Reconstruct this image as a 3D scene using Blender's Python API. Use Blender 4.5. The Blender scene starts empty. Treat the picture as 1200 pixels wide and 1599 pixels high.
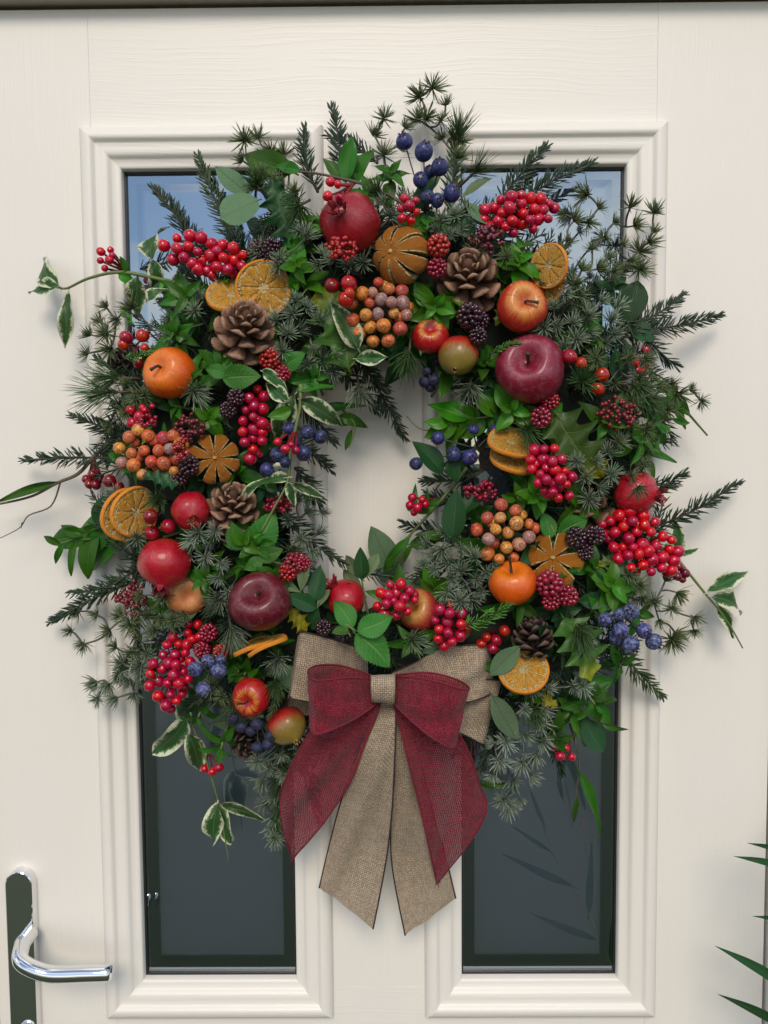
import bpy, math, random
import numpy as np
from mathutils import Vector, Matrix, noise as mnoise
S = bpy.context.scene
COL = S.collection
R = math.radians
PI = math.pi
# ------------------------------------------------------------------ camera
Z0 = 0.93                                  # height of the foot of the window mouldings above the ground
CAM = Vector((0.0153, -0.9023, Z0 + 0.6478))
FOV = R(65.0)
def rot_cam(p, y, r):
    return Matrix.Rotation(y, 3, 'Z') @ Matrix.Rotation(p, 3, 'X') @ Matrix.Rotation(r, 3, 'Y')
RC = rot_cam(R(-3.664), R(0.415), R(0.436))
cd = bpy.data.cameras.new('camera'); cam = bpy.data.objects.new('camera', cd); COL.objects.link(cam)
cd.sensor_fit = 'VERTICAL'; cd.sensor_height = 32.0; cd.lens = 16.0 / math.tan(FOV / 2); cd.clip_start = 0.02; cd.clip_end = 500
m3 = Matrix((RC.col[0], RC.col[2], -RC.col[1])).transposed()
cam.matrix_world = Matrix.Translation(CAM) @ m3.to_4x4()
S.camera = cam
S.render.resolution_x, S.render.resolution_y = 768, 1024
# ------------------------------------------------------------------ sky, sun, exposure
SUN_EL, SUN_AZ = R(37), R(181)             # azimuth clockwise from +Y; the door faces -Y
w = bpy.data.worlds.new('World'); S.world = w; w.use_nodes = True
nt = w.node_tree; nt.nodes.clear()
out = nt.nodes.new('ShaderNodeOutputWorld'); bg = nt.nodes.new('ShaderNodeBackground')
sky = nt.nodes.new('ShaderNodeTexSky'); sky.sky_type = 'NISHITA'; sky.sun_disc = False
sky.sun_elevation = SUN_EL; sky.sun_rotation = SUN_AZ; sky.air_density = 1.0; sky.dust_density = 0.3; sky.ozone_density = 2.5
tc = nt.nodes.new('ShaderNodeTexCoord'); mp = nt.nodes.new('ShaderNodeMapping'); mp.inputs['Scale'].default_value = (1.0, 1.0, 2.6)
mp.inputs['Location'].default_value = (0.0, 0.9, 0.3)
nz = nt.nodes.new('ShaderNodeTexNoise'); nz.inputs['Scale'].default_value = 2.6; nz.inputs['Detail'].default_value = 7; nz.inputs['Roughness'].default_value = 0.55
rp = nt.nodes.new('ShaderNodeValToRGB'); rp.color_ramp.elements[0].position = 0.45; rp.color_ramp.elements[1].position = 0.62
mx = nt.nodes.new('ShaderNodeMix'); mx.data_type = 'RGBA'; mx.inputs['B'].default_value = (9.6, 9.7, 9.8, 1)
L_ = nt.links.new
L_(tc.outputs['Generated'], mp.inputs['Vector']); L_(mp.outputs['Vector'], nz.inputs['Vector']); L_(nz.outputs['Fac'], rp.inputs['Fac'])
L_(rp.outputs['Color'], mx.inputs['Factor']); L_(sky.outputs['Color'], mx.inputs['A']); L_(mx.outputs['Result'], bg.inputs['Color'])
bg.inputs['Strength'].default_value = 0.098; L_(bg.outputs['Background'], out.inputs['Surface'])
sd = bpy.data.lights.new('sun', 'SUN'); sd.energy = 1.5; sd.angle = R(24); sd.color = (1.0, 0.87, 0.70)
sun = bpy.data.objects.new('sun', sd); COL.objects.link(sun)
sdir = Vector((math.sin(SUN_AZ) * math.cos(SUN_EL), math.cos(SUN_AZ) * math.cos(SUN_EL), math.sin(SUN_EL)))
sun.rotation_euler = sdir.to_track_quat('Z', 'Y').to_euler()
sun.location = (-1, -3, 5)
vs = S.view_settings; vs.view_transform = 'Standard'; vs.look = 'None'; vs.gamma = 1; vs.exposure = 0.46; vs.use_curve_mapping = False
S.render.engine = 'CYCLES'
S.cycles.transparent_max_bounces = 24
# ------------------------------------------------------------------ helpers
FPX = 799.5 / math.tan(FOV / 2)
def P(px, py, d):
    """point of the place that lies d metres in front of the door face, on the sight line of a photograph pixel"""
    r = RC @ Vector(((px - 600) / FPX, 1, (799.5 - py) / FPX))
    return CAM + r * ((-d - CAM.y) / r.y)
def MPP(d): return (0.9023 - d) / FPX     # metres per photograph pixel at that distance
HC = (603, 742)
def rd(px, py):
    """how far the wreath's rounded surface stands off the door there"""
    t = (math.hypot(px - HC[0], (py - HC[1]) * 0.97) - 300) / 215
    return 0.02 + 0.075 * math.sqrt(max(0.0, 1 - t * t))
def VA(c, ax, d=.09):
    """a direction told as right / up / towards the viewer who stands where the photographer stood"""
    tw = (CAM - P(c[0], c[1], d)).normalized(); rt = Vector((0, 0, 1)).cross(tw).normalized(); up = tw.cross(rt)
    return rt * ax[0] + up * ax[1] + tw * ax[2]
def V3(right, up, toward): return Vector((right, -toward, up))

class MB:
    def __init__(s): s.v = []; s.f = []; s.uv = []; s.m = []
    def add(s, vs_, fs, uvs=None, mat=0):
        o = len(s.v); s.v += [tuple(q) for q in vs_]; s.f += [tuple(i + o for i in q) for q in fs]
        s.uv += list(uvs) if uvs else [(0, 0)] * len(vs_); s.m += [mat] * len(fs)
    def mesh(s, name, mats, smooth=True):
        me = bpy.data.meshes.new(name); me.from_pydata(s.v, [], s.f)
        for q in (mats if isinstance(mats, (list, tuple)) else [mats]): me.materials.append(q)
        me.polygons.foreach_set('material_index', s.m)
        me.polygons.foreach_set('use_smooth', [smooth] * len(s.f))
        ul = me.uv_layers.new(name='UVMap'); idx = np.empty(len(me.loops), dtype=np.int32); me.loops.foreach_get('vertex_index', idx)
        ul.data.foreach_set('uv', np.array(s.uv, dtype=np.float32)[idx].ravel())
        me.update(); return me
WM = {}
def ob(name, data, parent=None, M=None, **props):
    o = bpy.data.objects.new(name, data); COL.objects.link(o)
    M = M if M is not None else (WM[parent.name] if parent else Matrix())
    WM[o.name] = M.copy()
    if parent: o.parent = parent; o.matrix_basis = WM[parent.name].inverted() @ M
    else: o.matrix_basis = M
    for k, q in props.items(): o[k] = q
    return o
def thing(name, loc, label, cat, group=None):
    o = ob(name, None, None, Matrix.Translation(loc), label=label, category=cat)
    o.empty_display_size = 0.01
    if group: o['group'] = group
    return o
def frame(x, nrm):
    """matrix whose X runs along x and whose Z is as near to nrm as can be"""
    x = Vector(x).normalized(); n = Vector(nrm); n = n - x * n.dot(x)
    if n.length < 1e-5: n = x.orthogonal()
    n.normalize(); y = n.cross(x)
    return Matrix((x, y, n)).transposed()
def zframe(z, spin=0):
    z = Vector(z).normalized(); x = z.orthogonal().normalized(); y = z.cross(x)
    return Matrix((x, y, z)).transposed() @ Matrix.Rotation(spin, 3, 'Z')
def TRS(loc, m3_=None, s=1.0):
    m = (m3_.to_4x4() if m3_ is not None else Matrix())
    sm = Matrix.Diagonal((s, s, s, 1)) if not isinstance(s, (tuple, list)) else Matrix.Diagonal((s[0], s[1], s[2], 1))
    return Matrix.Translation(loc) @ m @ sm
def tube(mb, pts, rad, n=6, mat=0, cap=True):
    pts = [Vector(p) for p in pts]; k = len(pts)
    if not isinstance(rad, (list, tuple)): rad = [rad] * k
    up = None; vs_ = []; L = 0; uv = []
    for i, p in enumerate(pts):
        t = (pts[min(i + 1, k - 1)] - pts[max(i - 1, 0)]).normalized()
        up = (t.orthogonal() if up is None else (up - t * up.dot(t))).normalized(); s2 = t.cross(up)
        if i: L += (p - pts[i - 1]).length
        for j in range(n):
            a = 2 * PI * j / n; vs_.append(p + (up * math.cos(a) + s2 * math.sin(a)) * rad[i]); uv.append((j / n, L))
    fs = [(i * n + j, i * n + (j + 1) % n, (i + 1) * n + (j + 1) % n, (i + 1) * n + j) for i in range(k - 1) for j in range(n)]
    if cap: fs += [tuple(range(n))[::-1], tuple((k - 1) * n + j for j in range(n))]
    mb.add(vs_, fs, uv, mat)
def spline(pts, n=6):
    pts = [Vector(p) for p in pts]; o = []
    for i in range(len(pts) - 1):
        a, b, c, d = pts[max(i - 1, 0)], pts[i], pts[i + 1], pts[min(i + 2, len(pts) - 1)]
        for k in range(n):
            t = k / n
            o.append(0.5 * (2 * b + (c - a) * t + (2 * a - 5 * b + 4 * c - d) * t * t + (3 * b - a - 3 * c + d) * t ** 3))
    o.append(pts[-1]); return o
def lathe(mb, prof, n=24, mat=0, wob=None):
    """prof: (radius, z) from top to bottom; poles where the radius is 0"""
    vs_ = []; ids = []
    for i, (r, z) in enumerate(prof):
        if r < 1e-6: ids.append([len(vs_)] * n); vs_.append((0, 0, z))
        else:
            row = []
            for j in range(n):
                a = 2 * PI * j / n; k = wob(a, i / (len(prof) - 1)) if wob else 1
                row.append(len(vs_)); vs_.append((r * k * math.cos(a), r * k * math.sin(a), z))
            ids.append(row)
    fs = []
    for i in range(len(ids) - 1):
        for j in range(n):
            q = [ids[i][j], ids[i + 1][j], ids[i + 1][(j + 1) % n], ids[i][(j + 1) % n]]
            q2 = []
            for x in q:
                if x not in q2: q2.append(x)
            if len(q2) > 2: fs.append(tuple(q2))
    mb.add(vs_, fs, None, mat)
def spike(mb, b, d, side, L, wd, bend=None, mat=0, uvx=0.0):
    """one needle: three-sided, tapering, a little bent"""
    d = d.normalized(); s = (side - d * side.dot(d)); s = s.normalized() if s.length > 1e-6 else d.orthogonal().normalized()
    n = d.cross(s); bend = bend if bend is not None else Vector((0, 0, 0))
    vs_ = []; uv = []
    for t, k in ((0, .55), (0.45, 1.0), (0.8, .75)):
        c = b + d * (L * t) + bend * (t * t)
        vs_ += [c + s * wd * k * .5, c - s * wd * k * .5, c + n * wd * k * .35]; uv += [(uvx, t)] * 3
    vs_.append(b + d * L + bend); uv.append((uvx, 1))
    fs = []
    for i in (0, 3):
        fs += [(i, i + 1, i + 4, i + 3), (i + 1, i + 2, i + 5, i + 4), (i + 2, i, i + 3, i + 5)]
    fs += [(6, 7, 9), (7, 8, 9), (8, 6, 9)]
    mb.add(vs_, fs, uv, mat)
# ------------------------------------------------------------------ node materials
class NT:
    def __init__(s, name):
        s.mat = bpy.data.materials.new(name); s.mat.use_nodes = True; s.t = s.mat.node_tree; s.t.nodes.clear()
        s.o = s.n('OutputMaterial')
    def n(s, typ, ins=None, **kw):
        nd = s.t.nodes.new('ShaderNode' + typ)
        for k, q in kw.items(): setattr(nd, k, q)
        for k, q in (ins or {}).items(): s.set(nd, k, q)
        return nd
    def set(s, nd, k, q):
        i = nd.inputs[k]
        if hasattr(q, 'is_output'): s.t.links.new(q, i)
        elif hasattr(q, 'outputs'): s.t.links.new(q.outputs[0], i)
        elif isinstance(q, tuple) and len(q) == 3 and i.type == 'RGBA': i.default_value = (*q, 1)
        else: i.default_value = q
    def math(s, op, a, b=0.0, c=None):
        ins = {0: a, 1: b}
        if c is not None: ins[2] = c
        return s.n('Math', ins, operation=op).outputs[0]
    def mix(s, f, a, b, mode='MIX'):
        nd = s.n('Mix', data_type='RGBA', blend_type=mode); s.set(nd, 'Factor', f)
        s.set(nd, 'A', a); s.set(nd, 'B', b); return nd.outputs['Result']
    def ramp(s, f, stops, interp='LINEAR'):
        nd = s.n('ValToRGB', {'Fac': f}); cr = nd.color_ramp; cr.interpolation = interp
        while len(cr.elements) < len(stops): cr.elements.new(0.5)
        for e, (p, c) in zip(cr.elements, stops): e.position = p; e.color = (*c, 1) if len(c) == 3 else c
        return nd.outputs['Color']
    def sstep(s, x, a, b):
        return s.n('MapRange', {'Value': x, 'From Min': a, 'From Max': b}, interpolation_type='SMOOTHSTEP').outputs['Result']
    def noise(s, vec, scale, detail=3, rough=0.5):
        ins = {'Scale': scale, 'Detail': detail, 'Roughness': rough}
        if vec is not None: ins['Vector'] = vec
        return s.n('TexNoise', ins).outputs['Fac']
    def mapping(s, vec, scale=(1, 1, 1), loc=(0, 0, 0)):
        return s.n('Mapping', {'Vector': vec, 'Scale': scale, 'Location': loc}).outputs[0]
    def bump(s, h, dist, strength=1.0, normal=None):
        ins = {'Height': h, 'Distance': dist, 'Strength': strength}
        if normal is not None: ins['Normal'] = normal
        return s.n('Bump', ins).outputs[0]
    def pbsdf(s, **k):
        return s.n('BsdfPrincipled', {a.replace('_', ' '): b for a, b in k.items()})
    def done(s, sh): s.t.links.new(sh.outputs[0] if hasattr(sh, 'outputs') else sh, s.o.inputs['Surface']); return s.mat
def simple(name, col, rough=0.5, metal=0.0, var=0.15, scale=60.0, bump=0.0, spec=0.5):
    t = NT(name); g = t.n('TexCoord').outputs['Object']; z = t.noise(g, scale, 4)
    c = t.mix(z, tuple(x * (1 - var) for x in col), tuple(min(1, x * (1 + var)) for x in col))
    k = dict(Base_Color=c, Roughness=rough, Metallic=metal, Specular_IOR_Level=spec)
    if bump: k['Normal'] = t.bump(z, bump)
    return t.done(t.pbsdf(**k))
def paint_mat(name, vertical=True):
    t = NT(name); g = t.n('TexCoord').outputs['Object']
    sc = (260, 260, 7) if vertical else (7, 260, 260)
    warp = t.noise(g, 3.0, 2)
    v = t.n('VectorMath', {0: g, 1: t.n('CombineXYZ', {0: t.math('MULTIPLY', warp, .035 if vertical else 0), 2: t.math('MULTIPLY', warp, 0 if vertical else .05)})}, operation='ADD').outputs[0]
    a = t.noise(t.mapping(v, sc), 1.0, 5, .6); b = t.noise(t.mapping(v, tuple(x * 3 if x > 50 else x * 2 for x in sc)), 1.0, 2)
    pores = t.sstep(a, .46, .66)
    h = t.math('ADD', t.math('MULTIPLY', pores, .8), t.math('MULTIPLY', b, .35))
    dirt = t.noise(g, 3.0, 6, .65); fleck = t.sstep(t.noise(g, 130, 2), .74, .8)
    c = t.mix(dirt, (.735, .698, .638), (.79, .757, .705)); c = t.mix(t.math('MULTIPLY', fleck, .25), c, (.45, .42, .37))
    return t.done(t.pbsdf(Base_Color=c, Roughness=t.math('ADD', .34, t.math('MULTIPLY', dirt, .12)), Normal=t.bump(h, .00015, .7), Specular_IOR_Level=.45))
M = {}
M['paint_v'] = paint_mat('cream_paint_upright_grain', True)
M['paint_h'] = paint_mat('cream_paint_level_grain', False)
M['chrome'] = simple('polished_chrome', (.78, .79, .8), .06, 1.0, .03, 30)
M['steel_edge'] = simple('brushed_steel', (.5, .52, .54), .25, 1.0, .05)
M['rubber'] = simple('black_rubber', (.012, .012, .013), .45)
M['spacer'] = simple('spacer_bar', (.018, .02, .021), .35)
M['gasket'] = simple('grey_gasket', (.16, .18, .19), .3)
M['dark'] = simple('dark_gap', (.01, .01, .01), .8)
M['alu'] = simple('weathered_threshold_metal', (.42, .38, .32), .4, .4, .15, 40)
t = NT('obscure_backing'); g = t.n('TexCoord').outputs['Object']
M['backing'] = t.done(t.pbsdf(Base_Color=t.mix(t.noise(g, 3, 3), (.74, .75, .88), (.82, .83, .95)), Roughness=.8))
t = NT('window_glass')
fr = t.n('Fresnel', {'IOR': 4.0}).outputs[0]
gl = t.n('TexCoord').outputs['Object']; smr = t.sstep(t.noise(t.mapping(gl, (9, 9, 3)), 1.0, 5, .6), .5, .85)
M['glass'] = t.done(t.n('MixShader', {0: fr, 1: t.n('BsdfTransparent', {'Color': (.97, .98, .98)}).outputs[0], 2: t.n('BsdfGlossy', {'Color': (.80, .92, 1.0), 'Roughness': t.math('ADD', .008, t.math('MULTIPLY', smr, .05))}).outputs[0]}))

def leaf_mat(name, c1, c2, vein, rough=.30, side=14.0, trans=.15, kind=None, spec=.32, gloss_bump=.0):
    t = NT(name); uv = t.n('UVMap'); sp = t.n('SeparateXYZ', {0: uv.outputs[0]}); u, v = sp.outputs[0], sp.outputs[1]
    g = t.n('TexCoord').outputs['Object']; rnd = t.n('ObjectInfo').outputs['Random']
    av = t.math('MULTIPLY', t.math('ABSOLUTE', t.math('SUBTRACT', v, .5)), 2.0)
    z = t.noise(g, 5.0, 4, .6)
    col = t.mix(z, c1, c2)
    mid = t.math('SUBTRACT', 1.0, t.sstep(av, .02, .10))
    wv = t.math('SINE', t.math('MULTIPLY', t.math('SUBTRACT', u, t.math('MULTIPLY', av, .22)), side * 2 * PI))
    sv = t.sstep(wv, .80, 1.0)
    if kind == 'variegated':
        edge = t.math('ADD', av, t.math('MULTIPLY', t.math('SUBTRACT', t.noise(t.n('VectorMath', {0: g, 1: t.n('CombineXYZ', {0: t.math('MULTIPLY', rnd, 40.0), 1: 0.0, 2: 0.0}).outputs[0]}, operation='ADD').outputs[0], 6.0, 4, .75), .5), 1.7))
        edge = t.math('ADD', edge, t.math('MULTIPLY', t.sstep(u, .75, 1.0), .25))
        col = t.mix(t.sstep(edge, .50, .56), col, (.10, .16, .08)); col = t.mix(t.sstep(edge, .70, .78), col, (.62, .63, .45))
    if kind == 'holly':
        edge = t.math('ADD', t.math('MULTIPLY', t.math('ABSOLUTE', t.math('SUBTRACT', u, .35)), 1.2), t.math('MULTIPLY', t.noise(g, 3.0, 2), .5))
        col = t.mix(t.math('MULTIPLY', t.sstep(edge, .55, 1.05), .85), col, (.30, .27, .03))
    col = t.mix(t.math('MULTIPLY', t.math('MAXIMUM', mid, t.math('MULTIPLY', sv, .45)), .6), col, vein)
    spot = t.sstep(t.noise(t.n('VectorMath', {0: g, 1: t.n('CombineXYZ', {0: t.math('MULTIPLY', rnd, 23.0), 1: t.math('MULTIPLY', rnd, 7.0), 2: 0.0}).outputs[0]}, operation='ADD').outputs[0], 7.0, 3, .6), .64, .72)
    col = t.mix(t.math('MULTIPLY', spot, .45), col, (.09, .075, .02))
    hs = t.n('HueSaturation', {'Hue': t.math('ADD', .485, t.math('MULTIPLY', rnd, .03)), 'Value': t.math('ADD', .75, t.math('MULTIPLY', rnd, .5)), 'Saturation': 1.1, 'Color': col}).outputs[0]
    nrm = t.bump(t.math('ADD', t.math('MULTIPLY', mid, -1.0), t.math('MULTIPLY', sv, -.4)), .0006, .7)
    p = t.pbsdf(Base_Color=hs, Roughness=t.math('ADD', rough, t.math('MULTIPLY', z, .12)), Normal=nrm, Specular_IOR_Level=spec)
    tr = t.n('BsdfTranslucent', {'Color': hs})
    return t.done(t.n('MixShader', {0: trans, 1: p.outputs[0], 2: tr.outputs[0]}))
M['leaf_green'] = leaf_mat('leaf_fresh_green', (.040, .145, .016), (.070, .210, .025), (.12, .27, .05))
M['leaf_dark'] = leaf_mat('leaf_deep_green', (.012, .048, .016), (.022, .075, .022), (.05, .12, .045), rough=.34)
M['leaf_mid'] = leaf_mat('leaf_mid_green', (.028, .105, .015), (.048, .150, .022), (.09, .20, .045))
M['leaf_mint'] = leaf_mat('leaf_veined_green', (.034, .125, .022), (.055, .17, .032), (.15, .29, .09), side=8, rough=.5)
M['leaf_euca'] = leaf_mat('leaf_grey_green', (.082, .145, .078), (.115, .19, .105), (.10, .15, .07), rough=.55, spec=.3, side=9)
M['leaf_sage'] = leaf_mat('leaf_sage', (.12, .165, .085), (.16, .21, .11), (.10, .15, .07), rough=.55, spec=.3)
M['leaf_var'] = leaf_mat('leaf_variegated', (.022, .075, .022), (.045, .11, .03), (.12, .17, .09), kind='variegated')
M['leaf_holly'] = leaf_mat('leaf_holly', (.035, .085, .020), (.060, .12, .028), (.12, .17, .05), kind='holly', rough=.33, side=5)
M['leaf_yellow'] = leaf_mat('leaf_yellowing', (.22, .22, .02), (.30, .27, .03), (.3, .3, .1), rough=.4, side=5)
def needle_mat(name, root, tip, rough=.5):
    t = NT(name); uv = t.n('UVMap'); sp = t.n('SeparateXYZ', {0: uv.outputs[0]}); rnd = t.n('ObjectInfo').outputs['Random']
    c = t.mix(sp.outputs[1], root, tip); c = t.mix(t.math('MULTIPLY', t.math('FRACT', t.math('MULTIPLY', sp.outputs[0], 5.3)), .25), c, (.10, .09, .03))
    k = t.math('ADD', .7, t.math('MULTIPLY', t.math('ADD', sp.outputs[0], rnd), .35))
    c = t.n('HueSaturation', {'Hue': .5, 'Saturation': 1.0, 'Value': k, 'Color': c}).outputs[0]
    return t.done(t.pbsdf(Base_Color=c, Roughness=rough, Specular_IOR_Level=.35))
M['fir'] = needle_mat('fir_needles_dark', (.006, .027, .015), (.018, .058, .030), .45)
M['fir_olive'] = needle_mat('fir_needles_olive', (.020, .055, .018), (.045, .10, .03))
M['fir_bright'] = needle_mat('fir_needles_bright', (.05, .19, .02), (.10, .32, .04))
M['larch'] = needle_mat('needles_grey_green', (.080, .130, .082), (.25, .315, .225), .7)
M['larch_frost'] = needle_mat('needles_frosted', (.10, .15, .11), (.34, .41, .33), .7)
M['larch_olive'] = needle_mat('needles_olive', (.045, .085, .030), (.150, .195, .085), .7)
M['pine'] = needle_mat('pine_needles', (.03, .08, .02), (.07, .15, .05))
M['pine_frost'] = needle_mat('pine_needles_frosted', (.06, .10, .055), (.26, .32, .23))
M['twig'] = simple('brown_twig', (.10, .075, .05), .7, 0, .3, 200)
M['twig_green'] = simple('green_stem', (.13, .17, .05), .55, 0, .25, 100)
M['twig_dark'] = simple('dark_twig', (.035, .028, .022), .75, 0, .3, 200)
M['twig_red'] = simple('red_stem', (.22, .012, .015), .45, 0, .2, 200)
M['twig_grey'] = simple('grey_twig', (.09, .09, .075), .7, 0, .3, 200)
# ------------------------------------------------------------------ setting: ground, door, frame
def box(mb, x0, x1, y0, y1, z0, z1, mat=0, bev=0.0):
    b = bev
    if b <= 0:
        v = [(x, y, z) for x in (x0, x1) for y in (y0, y1) for z in (z0, z1)]
        mb.add(v, [(0, 1, 3, 2), (4, 6, 7, 5), (0, 4, 5, 1), (2, 3, 7, 6), (0, 2, 6, 4), (1, 5, 7, 3)], None, mat); return
    v = [(x0, y0 + b, z0), (x1, y0 + b, z0), (x1, y0 + b, z1), (x0, y0 + b, z1), (x0 + b, y0, z0 + b), (x1 - b, y0, z0 + b), (x1 - b, y0, z1 - b), (x0 + b, y0, z1 - b),
         (x0, y1, z0), (x1, y1, z0), (x1, y1, z1), (x0, y1, z1)]
    mb.add(v, [(4, 5, 6, 7), (0, 1, 5, 4), (1, 2, 6, 5), (2, 3, 7, 6), (3, 0, 4, 7), (8, 9, 1, 0), (9, 10, 2, 1), (10, 11, 3, 2), (11, 8, 0, 3), (11, 10, 9, 8)], None, mat)
def boxob(name, parent, mat, *a, bev=0.0, **k):
    mb = MB(); box(mb, *a, bev=bev); return ob(name, mb.mesh(name, mat, False), parent, Matrix(), **k)
t = NT('lawn'); g = t.n('TexCoord').outputs['Object']
M['lawn'] = t.done(t.pbsdf(Base_Color=t.mix(t.noise(g, 3, 6, .7), (.022, .034, .014), (.040, .056, .024)), Roughness=.9))
mb = MB(); mb.add([(-150, -300, 0), (150, -300, 0), (150, 0.6, 0), (-150, 0.6, 0)], [(0, 1, 2, 3)])
ob('ground', mb.mesh('ground', M['lawn'], False), kind='structure')
M['bounce_pale'] = simple('pale_bounce_ground', (.50, .45, .37), .9, 0, .25, 30)
mb = MB(); mb.add([(-60, -45, .004), (60, -45, .004), (60, -5.2, .004), (-60, -5.2, .004)], [(0, 1, 2, 3)])  # unseen pale ground beyond the lawn, added to bounce warm light onto the door
ob('bounce_ground', mb.mesh('bounce_ground', M['bounce_pale'], False), kind='structure')
X = (-.32, -.0543, .0522, .32); ZB, ZT = Z0, Z0 + 1.0123; GI = .0435
DXL, DXR = P(-1, 1560, 0).x, P(1194.5, 1400, 0).x; DZT = P(600, 9, 0).z; DZB = 0.04
door = thing('front_door', (0, .02, DZB), 'cream panelled front door with two tall windows behind the wreath', 'door')
IN = .034; SJ = .309; TH = .044
boxob('stile', door, M['paint_v'], DXL, -SJ - .0001, 0, TH, DZB, DZT, bev=.00025)
boxob('stile', door, M['paint_v'], SJ + .0001, DXR, 0, TH, DZB, DZT, bev=.00025)
boxob('rail', door, M['paint_h'], -SJ, SJ, 0, TH, ZT - IN, DZT, bev=.00025)
boxob('rail', door, M['paint_h'], -SJ, SJ, 0, TH, DZB, ZB + IN, bev=.00025)
boxob('mullion', door, M['paint_v'], X[1] - IN, X[2] + IN, 0, TH, ZB + IN + .0003, ZT - IN - .0003)
for a in (-SJ, SJ - .025 + .0):
    boxob('stile', door, M['paint_v'], a, a + .025, .001, TH, ZB + IN + .0003, ZT - IN - .0003)
PROF = [(0, 0.0000), (.0012, 0.0072), (.003, 0.0096), (.0065, 0.0114), (.0105, 0.0120), (.0130, 0.0117), (.0150, 0.0096), (.0165, 0.0075), (.0185, 0.0069), (.0240, 0.0073), (.0285, 0.0071),
        (.0310, 0.0053), (.0325, 0.0030), (.0345, 0.0018), (.0400, 0.0015), (.0424, 0.0009), (.0433, -0.0010), (.0435, -0.0130)]
def moulding(x0, x1, z0, z1):
    mb = MB(); k = len(PROF)
    cs = [((x0, z0), (1, 1)), ((x1, z0), (-1, 1)), ((x1, z1), (-1, -1)), ((x0, z1), (1, -1))]
    for i in range(4):
        (a, da), (b, db) = cs[i], cs[(i + 1) % 4]
        vs_ = [(c[0] + u * dc[0], -h - .0003, c[1] + u * dc[1]) for c, dc in ((a, da), (b, db)) for u, h in PROF]
        mb.add(vs_, [(j, j + 1, k + j + 1, k + j) for j in range(k - 1)], None, 0 if i % 2 else 1)
    return mb.mesh('window_moulding', [M['paint_v'], M['paint_h']], True)
def ring(x0, x1, z0, z1, wd, y0, y1):
    mb = MB(); box(mb, x0, x0 + wd, y0, y1, z0, z1); box(mb, x1 - wd, x1, y0, y1, z0, z1)
    box(mb, x0 + wd, x1 - wd, y0, y1, z0, z0 + wd); box(mb, x0 + wd, x1 - wd, y0, y1, z1 - wd, z1); return mb
for x0, x1 in ((X[0], X[1]), (X[2], X[3])):
    mo = ob('window_moulding', moulding(x0, x1, ZB, ZT), door, Matrix())
    a0, a1, b0, b1 = x0 + GI, x1 - GI, ZB + GI, ZT - GI
    ob('gasket', ring(a0 - .004, a1 + .004, b0 - .004, b1 + .004, .0062, .0085, .0125).mesh('gasket', M['rubber'], False), mo, Matrix())
    gp = MB(); lev = [(-.004, .0116), (.0125, .0116), (.0215, .0111), (.0225, .0111)]
    for i in range(3):
        (u0, y0), (u1, y1) = lev[i], lev[i + 1]
        A = [(a0 + u0, y0, b0 + u0), (a1 - u0, y0, b0 + u0), (a1 - u0, y0, b1 - u0), (a0 + u0, y0, b1 - u0)]
        B = [(a0 + u1, y1, b0 + u1), (a1 - u1, y1, b0 + u1), (a1 - u1, y1, b1 - u1), (a0 + u1, y1, b1 - u1)]
        gp.add(A + B, [(j, (j + 1) % 4, 4 + (j + 1) % 4, 4 + j) for j in range(4)])
    gp.add(B, [(0, 1, 2, 3)])
    pane = ob('glass_pane', gp.mesh('glass_pane', M['glass'], False), door, Matrix())
    ob('spacer_bar', ring(a0 + .0035, a1 - .0035, b0 + .005, b1 - .0035, .0125, .0150, .0175).mesh('spacer_bar', M['spacer'], False), pane, Matrix())
    ob('glazing_bead', ring(a0 + .0005, a1 - .0005, b0 + .003, b1 - .0005, .0022, .0130, .0145).mesh('glazing_bead', M['gasket'], False), pane, Matrix())
    boxob('inner_pane', pane, M['backing'], a0 - .002, a1 + .002, .0195, .0215, b0 - .002, b1 + .002)
# handle
hx0, hx1 = P(11, 1420, .013).x, P(50, 1420, .013).x; hr = (hx1 - hx0) / 2; hz = P(30, 1363, .013).z
def plate_outline(r, n=14):
    cx, cz = (hx0 + hx1) / 2, hz - hr
    o = [(cx + r * math.cos(a), cz + r * math.sin(a)) for a in [PI * i / n for i in range(n + 1)]]
    zb = hz - .235 - (r - hr)
    return o + [(cx - r, zb), (cx + r, zb)]
mb = MB(); n_ = None
for r, y in ((hr + .0014, 0.0), (hr + .0014, -.008), (hr + .0009, -.0128), (hr, -.0135)):
    o = plate_outline(r); vs_ = [(a, y, b) for a, b in o]
    if n_ is None: n_ = len(o); base = 0; mb.add(vs_, [])
    else: mb.add(vs_, [(j - n_, (j + 1) % n_ - n_, (j + 1) % n_, j) for j in range(n_)])
mb.add(vs_, [tuple(range(n_))])
hd = ob('handle', mb.mesh('handle', M['chrome'], False), door, Matrix())
B_ = P(48, 1457, .0135); E_ = P(166, 1519, .060)
C_ = Vector((B_.x, -.060, B_.z)); zz = E_.z
path = spline([B_, B_ + Vector((0, -.016, 0)), Vector((B_.x, -.034, B_.z)), Vector((B_.x + .006, -.052, B_.z * .6 + zz * .4)), Vector((B_.x + .022, -.060, B_.z * .3 + zz * .7)), Vector((B_.x + .045, -.062, zz)), Vector((E_.x - .02, -.061, zz)), Vector((E_.x, -.060, zz))], 8)
mb = MB(); tube(mb, path + [Vector((E_.x + .004, -.060, zz)), Vector((E_.x + .0062, -.060, zz))], [.0088] * len(path) + [.0085, .0068], 20); ob('lever', mb.mesh('lever', M['chrome']), hd, Matrix())
K_ = P(38, 1614, .0135); mb = MB(); tube(mb, [K_ + Vector((0, .001, 0)), K_ + Vector((0, -.010, 0)), K_ + Vector((0, -.012, 0))], [.0095, .0095, .0083], 24)
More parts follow.
